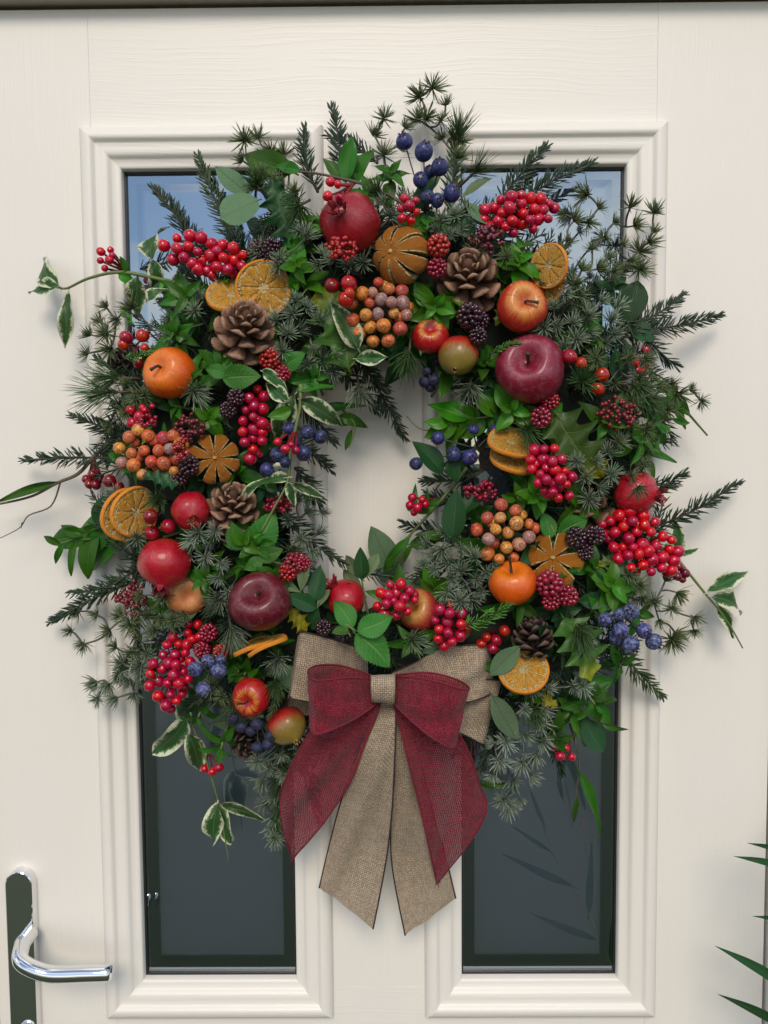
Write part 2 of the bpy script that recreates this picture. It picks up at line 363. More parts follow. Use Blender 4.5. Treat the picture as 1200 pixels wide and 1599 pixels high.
ob('lock_cylinder', mb.mesh('lock_cylinder', M['chrome']), hd, Matrix())
# frame round the door
fr_ = thing('door_frame', (0, .05, 0), 'cream door frame with a metal drip bar over the door', 'door frame')
G = .0035
boxob('jamb', fr_, M['paint_v'], DXR + G, DXR + .09, -.012, .09, 0, DZT + .09, bev=.002)
boxob('jamb', fr_, M['paint_v'], DXL - .09, DXL - G, -.012, .09, 0, DZT + .09, bev=.002)
boxob('head', fr_, M['paint_h'], DXL - G, DXR + G, -.012, .09, DZT + .0115, DZT + .09, bev=.002)
boxob('gap_seal', fr_, M['rubber'], DXL - G, DXR + G, .016, .09, DZT + .0012, DZT + .0115)
boxob('gap_seal', fr_, M['rubber'], DXR + .0005, DXR + G, .016, .09, 0, DZT)
boxob('gap_seal', fr_, M['rubber'], DXL - G, DXL - .0005, .016, .09, 0, DZT)
mb = MB(); prof = [(.014, .0115), (-.016, .0112), (-.022, .0085), (-.0225, .0035), (-.0205, .0028), (-.004, .0036), (.014, .0036)]
vs_ = [(x, y, DZT + z) for x in (DXL - .02, DXR + .02) for y, z in prof]; k = len(prof)
mb.add(vs_, [(j, (j + 1) % k, k + (j + 1) % k, k + j) for j in range(k)] + [tuple(range(k))[::-1], tuple(range(k, 2 * k))])
ob('drip_bar', mb.mesh('drip_bar', M['alu'], False), fr_, Matrix())
# ------------------------------------------------------------------ foliage builders
def leafmesh(kind, seed, mat, ratio=.5, bend=.15, fold=.18, wave=.02, peak=.8, petiole=.08):
    rn = random.Random(seed); nL, nH = 10, 3
    if kind == 'serrate': nL = 28
    if kind == 'holly': nL = 40
    ph = rn.uniform(0, 6); mb = MB(); vs_ = []; uv = []
    skew = rn.uniform(-.06, .06); tw = rn.uniform(-.3, .3)
    for i in range(nL + 1):
        t_ = i / nL
        wv = ratio * .5 * math.sin(PI * min(1, t_) ** peak) ** .85 if 0 < t_ < 1 else 0
        if kind == 'round': wv = ratio * .5 * math.sqrt(max(0, 1 - (2 * t_ - 1) ** 2))
        if kind == 'obovate': wv = ratio * .5 * math.sin(PI * t_ ** 1.35) ** .8 if 0 < t_ < 1 else 0
        if kind == 'serrate' and 0 < i < nL: wv *= (1.05 if i % 2 else .93)
        if kind == 'holly':
            c = (t_ * 4.2) % 1.0; spur = max(0.0, 1 - abs(c - .62) / .42) ** 1.5
            wv = ratio * (.20 * math.sin(PI * t_ ** .8) ** .5 + .34 * spur * math.sin(PI * min(1, t_ * 1.02 + .04)) ** .6 * (1 - .35 * t_)) if 0 < t_ < 1 else 0
        wv = max(wv, .004)
        for j in range(-nH, nH + 1):
            s_ = j / nH; y = wv * s_
            zc = -bend * (t_ - .0) ** 2 + fold * abs(y) * 1.2 + wave * math.sin(7 * t_ + ph + s_ * 1.5) * abs(s_) + tw * y * t_ * .6
            if kind == 'holly': zc += .05 * abs(s_) * math.sin(t_ * 4.2 * 2 * PI + 1.2 * j)
            vs_.append((t_, y + skew * math.sin(PI * t_), zc)); uv.append((t_, (s_ + 1) / 2))
    n = 2 * nH + 1
    fs = [(i * n + j, (i + 1) * n + j, (i + 1) * n + j + 1, i * n + j + 1) for i in range(nL) for j in range(n - 1)]
    mb.add(vs_, fs, uv)
    if petiole: tube(mb, [(-petiole, 0, -.02), (0, 0, -.004), (.25, skew * .7, -bend * .06 - .006)], [.018, .016, .006], 4)
    return mb.mesh(kind + '_leaf', mat)
LEAF = {}
def deflf(key, n, *a, **k): LEAF[key] = [leafmesh(a[0], 100 * len(LEAF) + i, *a[1:], **{**k, 'bend': k.get('bend', .15) * (0.4 + .5 * i)}) for i in range(n)]
deflf('green', 5, 'ovate', M['leaf_green'], ratio=.56, fold=.3, bend=.28, wave=.05)
deflf('mid', 5, 'ovate', M['leaf_mid'], ratio=.46, fold=.3, bend=.28, wave=.05)
deflf('dark', 4, 'ovate', M['leaf_dark'], ratio=.50, fold=.25, bend=.15)
deflf('darkround', 3, 'obovate', M['leaf_dark'], ratio=.62, fold=.2, bend=.15)
deflf('lance', 4, 'ovate', M['leaf_mid'], ratio=.26, fold=.3, bend=.25, wave=.03)
deflf('mint', 3, 'serrate', M['leaf_mint'], ratio=.66, fold=.12, bend=.15, wave=.04)
deflf('euca', 3, 'ovate', M['leaf_euca'], ratio=.48, fold=.1, bend=.12, peak=1.0)
deflf('eucaround', 2, 'round', M['leaf_euca'], ratio=.92, fold=.06, bend=.08)
deflf('sage', 3, 'obovate', M['leaf_sage'], ratio=.42, fold=.2, bend=.12)
deflf('var', 5, 'ovate', M['leaf_var'], ratio=.46, fold=.35, bend=.30, wave=.13)
deflf('varlance', 3, 'ovate', M['leaf_var'], ratio=.28, fold=.4, bend=.35, wave=.10)
deflf('holly', 3, 'holly', M['leaf_holly'], ratio=.74, fold=.12, bend=.2, wave=.05)
deflf('hollydark', 2, 'holly', M['leaf_dark'], ratio=.72, fold=.12, bend=.2, wave=.05)
deflf('yellow', 2, 'holly', M['leaf_yellow'], ratio=.66, fold=.2, bend=.25, wave=.06)
NAMES = {'green': 'leaf', 'mid': 'leaf', 'dark': 'leaf', 'darkround': 'leaf', 'lance': 'leaf', 'mint': 'leaf', 'euca': 'eucalyptus_leaf', 'eucaround': 'eucalyptus_leaf', 'sage': 'leaf', 'var': 'leaf', 'varlance': 'leaf', 'holly': 'holly_leaf', 'hollydark': 'holly_leaf', 'yellow': 'holly_leaf'}
RN = random.Random(7)
def leaf(parent, key, a, b, d0, d1=None, roll=None, vi=None, name=None, wide=1.0):
    """a leaf from pixel a to pixel b, d0/d1 metres off the door at base and tip"""
    d1 = d0 if d1 is None else d1
    A, B = P(*a, d0), P(*b, d1); x = B - A
    roll = RN.uniform(-.45, .45) if roll is None else roll
    f = frame(x, V3(0, .25, 1)) @ Matrix.Rotation(roll, 3, 'X')
    ms = LEAF[key]; me = ms[RN.randrange(len(ms)) if vi is None else vi % len(ms)]
    L = x.length
    return ob(name or NAMES[key], me, parent, TRS(A, f, (L, L * wide, L)))
def leaf3(parent, key, A, dirv, nrm, L, name=None, wide=1.0):
    ms = LEAF[key]; return ob(name or NAMES[key], ms[RN.randrange(len(ms))], parent, TRS(A, frame(dirv, nrm), (L, L * wide, L)))
wreath = thing('wreath', P(603, 742, .02), 'large round evergreen wreath of fir, eucalyptus, holly and green leaves', 'wreath')
def rosette(c, Lpx, n=8, ax=(0, .15, 1), d=None, key='green', stem=None, name='leafy_sprig', inner=True):
    """leaf pairs round a stem tip that points at the viewer"""
    d = rd(*c) + .018 if d is None else d
    ax = V3(*ax).normalized(); tip = P(*c, d); mpp = MPP(d); L = Lpx * mpp
    rt = tip - ax * L * 1.5
    mb = MB(); tube(mb, [rt, tip - ax * L * .5, tip], [.0018, .0014, .0010], 5)
    for q in mb.v: pass
    o = ob(name, mb.mesh(name, M['twig_green']), wreath, Matrix.Identity(4))
    zf = zframe(ax, RN.uniform(0, 6))
    for i in range(n):
        k = i / max(1, n - 1); ang = (i % 2) * PI + (i // 2) * PI / 2 * 1.0 + RN.uniform(-.3, .3) + (i // 4) * .6
        el = (.12 + .75 * k if inner else .3) + RN.uniform(-.15, .15)
        Lk = L * (1.0 - .5 * k) * RN.uniform(.85, 1.12)
        loc = zf @ Vector((math.cos(ang) * math.cos(el), math.sin(ang) * math.cos(el), math.sin(el)))
        leaf3(o, key, tip - ax * L * (.45 * (1 - k)), loc, ax + loc * -.2 + Vector((RN.uniform(-.2, .2), 0, RN.uniform(-.2, .2))), Lk)
    return o
def branchlet(pts, leaves_, d, key, stemr=.0013, mat='twig_green', name='leafy_sprig', dend=None, label=None, d_leaf=None):
    """a drawn stem (pixels) with leaves given as (base, tip, kind or None)"""
    dend = d if dend is None else dend; n = len(pts)
    w3 = spline([P(*p, d + (dend - d) * i / max(1, n - 1)) for i, p in enumerate(pts)], 5)
    mb = MB(); tube(mb, w3, [stemr * (1.15 - .7 * i / (len(w3) - 1)) for i in range(len(w3))], 5)
    o = ob(name, mb.mesh(name, M[mat]), wreath, Matrix.Identity(4))
    if label: o['label'] = label
    for q in leaves_:
        a, b, k = q[0], q[1], (q[2] if len(q) > 2 and q[2] else key)
        bx = min(range(n), key=lambda i: math.hypot(pts[i][0] - a[0], pts[i][1] - a[1])); dd = d + (dend - d) * bx / max(1, n - 1) + .001
        leaf(o, k, a, b, dd, dd + RN.uniform(-.006, .010), wide=(q[3] if len(q) > 3 else 1.0))
    return o
def firmesh(A, B, nl, wd, mat, dens=1.0, seed=0, sag=.05, flat=.55, twig='twig_dark'):
    rn = random.Random(seed); mb = MB(); x = B - A; L = x.length; x.normalize()
    f = frame(x, V3(0, .3, 1)); y, z = f.col[1], f.col[2]
    cb = rn.uniform(-.09, .09) * L
    c = lambda t_: A + x * (L * t_) + y * (cb * math.sin(PI * t_)) + z * (-sag * L * t_ * t_)
    tube(mb, [c(i / 6) for i in range(7)], [.0016 - .0009 * i / 6 for i in range(7)], 5, mat=1)
    n = int(L / .00105 * dens)
    for i in range(n):
        t_ = (i + rn.random()) / n
        ang = rn.choice((-1, 1)) * (rn.gauss(0, flat)) + rn.choice((0, PI)) if rn.random() < .72 else rn.uniform(0, 2 * PI)
        sw = R(rn.uniform(38, 62)) * (1 - .55 * t_ ** 3)
        side = y * math.cos(ang) + z * abs(math.sin(ang)) * (1 if rn.random() < .8 else -1)
        dv = x * math.cos(sw) + side * math.sin(sw)
        ln = nl * rn.uniform(.75, 1.1) * (1 - .5 * t_ ** 2.5) * min(1, .55 + 2.5 * t_)
        spike(mb, c(t_), dv, z.cross(dv) if abs(z.dot(dv)) < .95 else y, ln, wd * rn.uniform(.8, 1.2), x * (ln * rn.uniform(.0, .25)) - z * ln * .08, 0, rn.random())
    return mb.mesh('fir_sprig', [M[mat], M[twig]])
SEED = [0]
def fir(a, b, da=None, db=None, nl=27, wd=2.7, mat='fir', dens=1.0, name='fir_sprig', flat=.55):
    da = rd(*a) * .8 if da is None else da; db = rd(*b) * .8 + .015 if db is None else db
    SEED[0] += 1; A, B = P(*a, da), P(*b, db); m = MPP(da)
    return ob(name, firmesh(A, B, nl * m, wd * m, mat, dens, SEED[0], flat=flat), wreath, Matrix.Identity(4))
def tuftmesh(seed, mat, n=36, spread=1.25, wd=.085):
    rn = random.Random(seed); mb = MB()
    for i in range(n):
        el = math.acos(1 - (1 - math.cos(spread)) * (i + .5) / n); az = i * 2.39996 + rn.uniform(-.3, .3)
        dv = Vector((math.sin(el) * math.cos(az), math.sin(el) * math.sin(az), math.cos(el)))
        spike(mb, Vector((0, 0, 0)), dv, Vector((rn.uniform(-1, 1), rn.uniform(-1, 1), .1)), rn.uniform(.55, 1.12), wd * rn.uniform(.8, 1.25), Vector((rn.uniform(-.12, .12), rn.uniform(-.12, .12), rn.uniform(.0, .22))), 0, rn.random())
    return mb.mesh('needle_tuft', M[mat])
TUFT = {k: [tuftmesh(i + 10 * j, k, 40 + 3 * i, 1.15 + .2 * i) for i in range(4)] for j, k in enumerate(('larch', 'larch_frost', 'larch_olive'))}
def larch(root, tufts, mat='larch', r=21, d=None, dout=.03, name='larch_sprig'):
    """a twiggy stem carrying star-shaped needle tufts at the given pixels"""
    d0 = (rd(*root) if d is None else d); nodes = [(root, P(*root, max(.012, d0 - .02)))]
    mb = MB(); todo = sorted(tufts, key=lambda q: math.hypot(q[0] - root[0], q[1] - root[1])); ends = []
    for q in todo:
        near = min(nodes, key=lambda n: math.hypot(n[0][0] - q[0], n[0][1] - q[1]) + .25 * math.hypot(n[0][0] - root[0], n[0][1] - root[1]))
        dd = (max(rd(*q) + .012, dout) if d is None else d) + RN.uniform(-.008, .014)
        p = P(*q, dd); mid = (near[1] + p) / 2 + Vector((RN.uniform(-.003, .003), .004, RN.uniform(-.003, .003)))
        tube(mb, spline([near[1], mid, p], 4), [.0011] * 8 + [.0008], 4)
        nodes.append((q, p)); nodes.append((((near[0][0] + q[0]) / 2, (near[0][1] + q[1]) / 2), mid)); ends.append((p, (p - mid).normalized(), dd))
    o = ob(name, mb.mesh(name, M['twig_grey']), wreath, Matrix.Identity(4))
    for p, dv, dd in ends:
        ax = (dv * RN.uniform(.5, 1.4) + V3(RN.uniform(-.4, .4), RN.uniform(-.4, .4), RN.uniform(.4, 1.0))).normalized()
        ob('needle_tuft', RN.choice(TUFT[mat]), o, TRS(p - ax * .002, zframe(ax, RN.uniform(0, 6)), r * MPP(dd) * RN.uniform(.7, 1.2)))
    return o
def pinetuft(c, dirpx, r=48, n=70, spread=.9, mat='pine', d=None, wd=1.7, name='pine_tuft'):
    d = rd(*c) + .008 if d is None else d; SEED[0] += 1; rn = random.Random(SEED[0]); mb = MB(); m = MPP(d)
    ax = V3(dirpx[0], -dirpx[1], dirpx[2] if len(dirpx) > 2 else .5).normalized(); zf = zframe(ax); A = P(*c, d)
    tube(mb, [A - ax * .03, A, A + ax * r * m * .35], [.0016, .0014, .0007], 5, mat=1)
    for i in range(n):
        el = spread * math.sqrt((i + .5) / n) * rn.uniform(.7, 1.1); az = i * 2.39996
        dv = zf @ Vector((math.sin(el) * math.cos(az), math.sin(el) * math.sin(az), math.cos(el)))
        spike(mb, A + ax * (r * m * .4 * rn.random() - r * m * .05), dv, zf.col[0], r * m * rn.uniform(.65, 1.05), wd * m * rn.uniform(.8, 1.2), Vector((0, 0, -.12 * r * m * rn.random())), 0, rn.random())
    return ob(name, mb.mesh(name, [M[mat], M['twig']]), wreath, Matrix.Identity(4))
# ------------------------------------------------------------------ fruit, cones, berries
def fruit_mat(name, top, side, low=None, streak=None, speck=None, rough=.3, dust=0.0, coat=.0, z0=.3, z1=.8, mott=None):
    t = NT(name); g = t.n('TexCoord').outputs['Object']; sp = t.n('SeparateXYZ', {0: g}); x, y, z = sp.outputs
    a = t.math('ARCTAN2', y, x); nz_ = t.noise(g, 2.2, 4, .6)
    st = t.noise(t.n('CombineXYZ', {0: t.math('MULTIPLY', t.math('COSINE', a), 7.0), 1: t.math('MULTIPLY', t.math('SINE', a), 7.0), 2: t.math('MULTIPLY', z, 1.1)}).outputs[0], 1.8, 5, .65)
    zz_ = t.math('ADD', z, t.math('MULTIPLY', t.math('SUBTRACT', st, .5), .7))
    c = t.mix(t.sstep(zz_, z0, z1), side, top)
    if low: c = t.mix(t.sstep(t.math('SUBTRACT', -.1, zz_), .05, .6), c, low)
    if streak: c = t.mix(t.math('MULTIPLY', t.sstep(st, .52, .70), .7), c, streak)
    c = t.mix(t.math('MULTIPLY', nz_, .35), c, tuple(q * .5 for q in side))
    if speck:
        v = t.n('TexVoronoi', {'Vector': g, 'Scale': 11.0}, feature='F1'); dd = t.math('ADD', v.outputs['Distance'], t.math('MULTIPLY', t.noise(g, 3, 2), .35))
        c = t.mix(t.math('SUBTRACT', 1.0, t.sstep(dd, .24, .32)), c, speck)
    if dust: c = t.mix(t.math('MULTIPLY', t.sstep(t.noise(g, 3.5, 6, .7), .45, .75), dust), c, (.55, .36, .40))
    pat = t.sstep(t.noise(g, 1.6, 5, .7), .50, .72); c = t.mix(t.math('MULTIPLY', pat, .45), c, mott or tuple(q * .45 for q in side))
    pat2 = t.sstep(t.noise(t.mapping(g, (1, 1, 1), (7, 3, 1)), 2.6, 6, .75), .56, .70); c = t.mix(t.math('MULTIPLY', pat2, .35), c, tuple(min(1, q * 1.5 + .05) for q in side))
    fl = t.sstep(t.noise(g, 42, 1), .72, .78); c = t.mix(t.math('MULTIPLY', fl, .5), c, (.75, .6, .55))
    return t.done(t.pbsdf(Base_Color=c, Roughness=t.math('ADD', rough, t.math('MULTIPLY', nz_, .12)), Coat_Weight=.5, Coat_Roughness=.20, Specular_IOR_Level=.3, Normal=t.bump(t.math('ADD', st, t.math('MULTIPLY', t.noise(g, 30, 3), .25)), .035, .22), Subsurface_Weight=.0))
M['pom'] = fruit_mat('pomegranate_skin', (.42, .006, .020), (.43, .004, .018), low=(.44, .03, .025), streak=(.26, .004, .012), rough=.20, mott=(.40, .10, .03))
M['pom_dark'] = fruit_mat('pomegranate_dark', (.30, .004, .014), (.29, .003, .013), streak=(.36, .012, .02), rough=.20)
M['pom_green'] = fruit_mat('pomegranate_green', (.22, .19, .03), (.44, .02, .015), speck=(.20, .02, .01), rough=.28, z0=-.15, z1=.55)
M['apple_burg'] = fruit_mat('apple_burgundy', (.13, .010, .018), (.110, .002, .012), streak=(.17, .006, .02), rough=.24, dust=.14)
M['apple_pink'] = fruit_mat('apple_crimson', (.24, .014, .040), (.20, .003, .020), mott=(.11, .004, .016), streak=(.27, .01, .035), rough=.26, dust=.22)
M['apple_yellow'] = fruit_mat('apple_yellow_red', (.74, .43, .06), (.52, .025, .015), streak=(.62, .14, .03), rough=.24, z0=.42, z1=1.0)
M['apple_orange'] = fruit_mat('apple_orange', (.78, .20, .008), (.70, .10, .003), streak=(.62, .045, .003), speck=(.10, .02, .004), rough=.26)
M['apple_red'] = fruit_mat('apple_red', (.62, .30, .03), (.44, .006, .012), streak=(.52, .03, .02), rough=.20, mott=(.50, .10, .03), z0=.66, z1=.8)
M['apple_peach'] = fruit_mat('apple_peach', (.62, .28, .10), (.62, .14, .04), streak=(.52, .05, .03), rough=.3)
M['apple_blush'] = fruit_mat('apple_blush', (.52, .28, .05), (.42, .03, .028), streak=(.5, .12, .04), rough=.32)
M['fruit_stem'] = simple('fruit_stem', (.055, .032, .016), .65, 0, .3, 300)
M['crown'] = simple('pomegranate_crown', (.26, .008, .018), .5, 0, .3, 200)
M['crown_gold'] = simple('pomegranate_crown_ochre', (.42, .24, .07), .6, 0, .3, 200)
M['stamen'] = simple('stamens_dark', (.07, .012, .014), .7, 0, .4, 400)
def lump(mb, rn, k):
    o = Vector((rn.uniform(0, 50), rn.uniform(0, 50), rn.uniform(0, 50))); tilt = rn.uniform(-.07, .07)
    mb.v = [tuple(Vector(v) * (1 + k * mnoise.noise(Vector(v) * 1.3 + o) + .3 * k * mnoise.noise(Vector(v) * 3.5 + o)) + Vector((tilt * v[2], 0, 0))) for v in mb.v]; return mb
def applemesh(mat, seed, dim=.34, squash=.9):
    rn = random.Random(seed); ph = rn.uniform(0, 6); mb = MB(); pr = []
    for i in range(25):
        f = PI * i / 24; r = math.sin(f) * (1 + .06 * math.cos(f)); z = math.cos(f) * squash
        z -= dim * math.exp(-(f / .36) ** 2); z += .16 * math.exp(-((PI - f) / .3) ** 2)
        pr.append((r if 0 < i < 24 else 0, z))
    lathe(mb, pr, 32, wob=lambda a, k: 1 + .018 * math.cos(5 * a + ph) * k + .015 * math.cos(2 * a + ph * 2) + .012 * math.sin(3 * a))
    return lump(mb, rn, .045).mesh('flesh', mat)
def pommesh(mat, seed):
    rn = random.Random(seed); ph = rn.uniform(0, 6); mb = MB(); pr = []
    for i in range(25):
        f = PI * i / 24; r = math.sin(f) ** .94 if 0 < i < 24 else 0; z = math.cos(f) * .94
        z += .14 * math.exp(-(f / .30) ** 2)
        pr.append((r, z))
    lathe(mb, pr, 32, wob=lambda a, k: 1 + .022 * math.cos(6 * a + ph) * math.sin(PI * k) + .012 * math.cos(2 * a))
    return lump(mb, rn, .04).mesh('body', mat)
def apple(c, r, ax, mat, label, d=None, stem=.5, group=None, squash=.9, dim=.34, stemlean=(0, 0)):
    d = rd(*c) + .012 if d is None else d; p = P(*c, d); rr = r * MPP(d); SEED[0] += 1
    o = thing('apple', p, label, 'apple', group); f = zframe(VA(c, ax), SEED[0])
    ob('flesh', applemesh(M[mat], SEED[0], dim, squash), o, TRS(p, f, rr))
    if stem:
        mb = MB(); z0 = squash - dim - .05
        tube(mb, spline([(0, 0, z0), (.02, 0, z0 + stem * .5), (.05 + stemlean[0], stemlean[1], z0 + stem), (.08 + stemlean[0] * 1.3, stemlean[1] * 1.3, z0 + stem * 1.15)], 3), [.075, .06, .055, .055, .055, .055, .06, .065, .075, .08], 7)
        ob('stem', mb.mesh('stem', M['fruit_stem']), o, TRS(p, f, rr))
    return o
def pomegranate(c, r, ax, mat, label, d=None, crown='crown', open_=.5, size=1.0, stam='stamen'):
    d = rd(*c) + .014 if d is None else d; p = P(*c, d); rr = r * MPP(d); SEED[0] += 1; rn = random.Random(SEED[0])
    o = thing('pomegranate', p, label, 'pomegranate'); f = zframe(VA(c, ax), SEED[0])
    ob('body', pommesh(M[mat], SEED[0]), o, TRS(p, f, rr))
    mb = MB(); n = 6; s = size
    for i in range(n):
        a0 = 2 * PI * i / n; hw = PI / n * .95
        def pt(a, rad, z): return Vector((math.cos(a) * rad, math.sin(a) * rad, z))
        rows = []
        for j in range(5):
            k = j / 4; wv = hw * (1 - k ** 1.6) + .01; rad = (.24 + open_ * .34 * k ** 1.4) * s; z = .96 + .42 * k * s * (1 - .35 * open_ * k)
            rows.append([pt(a0 - wv, rad, z), pt(a0, rad * .93, z + .01), pt(a0 + wv, rad, z)])
        vs_ = [q for rw in rows for q in rw]; inn = [q * 1.0 - Vector((q.x, q.y, 0)).normalized() * .045 for q in vs_]
        fs = [(3 * j + i2, 3 * j + i2 + 1, 3 * j + i2 + 4, 3 * j + i2 + 3) for j in range(4) for i2 in range(2)]
        mb.add(vs_, fs); mb.add(inn, [q[::-1] for q in fs])
    cr = ob('crown', mb.mesh('crown', M[crown]), o, TRS(p, f, rr))
    mb = MB()
    for i in range(40):
        a = rn.uniform(0, 6.3); q = .20 * s * math.sqrt(rn.random()); b = Vector((math.cos(a) * q, math.sin(a) * q, 1.0))
        spike(mb, b, Vector((math.cos(a) * q * 2.2 + rn.uniform(-.15, .15), math.sin(a) * q * 2.2 + rn.uniform(-.15, .15), .6)), Vector((0, 1, 0)), .26 * s * rn.uniform(.6, 1), .05)
    ob('stamens', mb.mesh('stamens', M[stam]), cr, TRS(p, f, rr))
    return o
# pine cones
def conemat(name, a, b, tip):
    t = NT(name); uv = t.n('UVMap'); sp = t.n('SeparateXYZ', {0: uv.outputs[0]}); g = t.n('TexCoord').outputs['Object']; rnd = t.n('ObjectInfo').outputs['Random']
    c = t.mix(t.sstep(sp.outputs[0], .35, .85), a, b); c = t.mix(t.math('MULTIPLY', t.sstep(sp.outputs[0], .82, 1.0), .7), c, tip)
    z = t.noise(t.mapping(g, (3, 14, 6)), 1.4, 5, .65); c = t.mix(t.math('MULTIPLY', z, .6), c, tuple(q * .4 for q in a))
    c = t.n('HueSaturation', {'Hue': .5, 'Saturation': 1, 'Value': t.math('ADD', .75, t.math('MULTIPLY', rnd, .5)), 'Color': c}).outputs[0]
    return t.done(t.pbsdf(Base_Color=c, Roughness=.6, Normal=t.bump(z, .05, .4), Specular_IOR_Level=.3))
M['cone'] = conemat('pine_cone_brown', (.13, .065, .040), (.36, .195, .125), (.50, .32, .22))
M['cone_dark'] = conemat('pine_cone_dark', (.028, .016, .013), (.075, .045, .034), (.20, .14, .11))
M['cone_red'] = conemat('pine_cone_reddish', (.12, .055, .035), (.28, .135, .08), (.36, .2, .13))
def scalemesh(mat, seed):
    rn = random.Random(seed); mb = MB(); vs_ = []; uv = []
    sec = [(0, .10, .05, 0), (.3, .16, .045, .0), (.6, .25, .055, .02), (.82, .285, .085, .06), (.95, .22, .10, .12), (1.03, .08, .06, .16)]
    n = 8
    for x, hw, th, up in sec:
        for j in range(n):
            a = 2 * PI * j / n; vs_.append((x, hw * math.cos(a) * rn.uniform(.96, 1.04), th * math.sin(a) + up - .05 * (abs(math.cos(a)) ** 2) + (.03 if j == 2 else 0))); uv.append((x / 1.03, j / n))
    k = len(sec); fs = [(i * n + j, i * n + (j + 1) % n, (i + 1) * n + (j + 1) % n, (i + 1) * n + j) for i in range(k - 1) for j in range(n)]
    fs += [tuple(range(n))[::-1], tuple((k - 1) * n + j for j in range(n))]; mb.add(vs_, fs, uv); return mb.mesh('scale', mat)
SCALE = {k: [scalemesh(M[k], i) for i in range(3)] for k in ('cone', 'cone_dark', 'cone_red')}
def cone(c, r, ax, label, mat='cone', d=None, N=44, H=1.6, open_=1.0):
    d = rd(*c) + .004 if d is None else d; p = P(*c, d); rr = r * MPP(d); SEED[0] += 1; rn = random.Random(SEED[0])
    o = thing('pine_cone', p, label, 'pine cone'); f = zframe(VA(c, ax), rn.uniform(0, 6))
    mb = MB(); lathe(mb, [(0, .5 * H), (.14, .42 * H), (.24, 0), (.30, -.35 * H), (.16, -.5 * H), (0, -.52 * H)], 10); ob('core', mb.mesh('core', M[mat]), o, TRS(p, f, rr))
    for k in range(N):
        t_ = (k + .5) / N; a = k * 2.39996 + rn.uniform(-.08, .08)
        prof = min(1.0, .62 + 1.5 * t_) if t_ < .25 else (1.0 - .62 * ((t_ - .25) / .75) ** 1.5)
        th = R(108 - 86 * t_ ** 1.2) * open_ + (1 - open_) * R(35) + rn.uniform(-.1, .1)
        z = (t_ - .52) * H * .92 - .12
        dv = Vector((math.cos(a) * math.sin(th), math.sin(a) * math.sin(th), math.cos(th)))
        nv = Vector((-math.cos(a) * math.cos(th), -math.sin(a) * math.cos(th), math.sin(th)))
        L = prof * (.86 if t_ < .85 else .62)
        b = Vector((math.cos(a) * .13, math.sin(a) * .13, z))
        fr3 = frame(dv, nv)
        ob('scale', rn.choice(SCALE[mat]), o, TRS(p, f, rr) @ TRS(b, fr3, (L, L * rn.uniform(1.2, 1.42), L)))
    return o
# oranges
t = NT('orange_rind'); g = t.n('TexCoord').outputs['Object']; z = t.noise(g, 26, 3); z2 = t.noise(g, 3, 3)
M['rind'] = t.done(t.pbsdf(Base_Color=t.mix(z2, (.80, .22, .006), (.86, .36, .03)), Roughness=.55, Normal=t.bump(z, .03, .5)))
t = NT('dried_peel'); g = t.n('TexCoord').outputs['Object']; z = t.noise(g, 38, 3, .7); z2 = t.noise(g, 2.5, 4)
M['peel'] = t.done(t.pbsdf(Base_Color=t.mix(t.math('MULTIPLY', z, .5), t.mix(z2, (.80, .245, .008), (.88, .34, .02)), (.50, .13, .008)), Roughness=.6, Normal=t.bump(t.math('ADD', z, t.math('MULTIPLY', z2, 2.0)), .07, .8)))
M['pith'] = simple('pale_pith', (.82, .62, .28), .75, 0, .2, 8, .02)
M['pith_dark'] = simple('dried_inside', (.10, .045, .012), .8, 0, .4, 8)
t = NT('dried_orange_flesh'); g = t.n('TexCoord').outputs['Object']; sp = t.n('SeparateXYZ', {0: g})
rad = t.math('SQRT', t.math('ADD', t.math('MULTIPLY', sp.outputs[0], sp.outputs[0]), t.math('MULTIPLY', sp.outputs[1], sp.outputs[1])))
ang = t.math('ARCTAN2', sp.outputs[1], sp.outputs[0])
fz = t.noise(t.n('CombineXYZ', {0: t.math('MULTIPLY', rad, 5.0), 1: t.math('MULTIPLY', t.math('COSINE', ang), 18.0), 2: t.math('MULTIPLY', t.math('SINE', ang), 18.0)}).outputs[0], 1.0, 5, .65)
fc = t.ramp(fz, [(.30, (.60, .18, .005)), (.46, (.92, .42, .015)), (.66, (.98, .70, .20))])
pp = t.pbsdf(Base_Color=fc, Roughness=.35, Normal=t.bump(fz, .08, .6), Coat_Weight=.2)
M['flesh'] = t.done(t.n('MixShader', {0: .3, 1: pp.outputs[0], 2: t.n('BsdfTranslucent', {'Color': fc}).outputs[0]}))
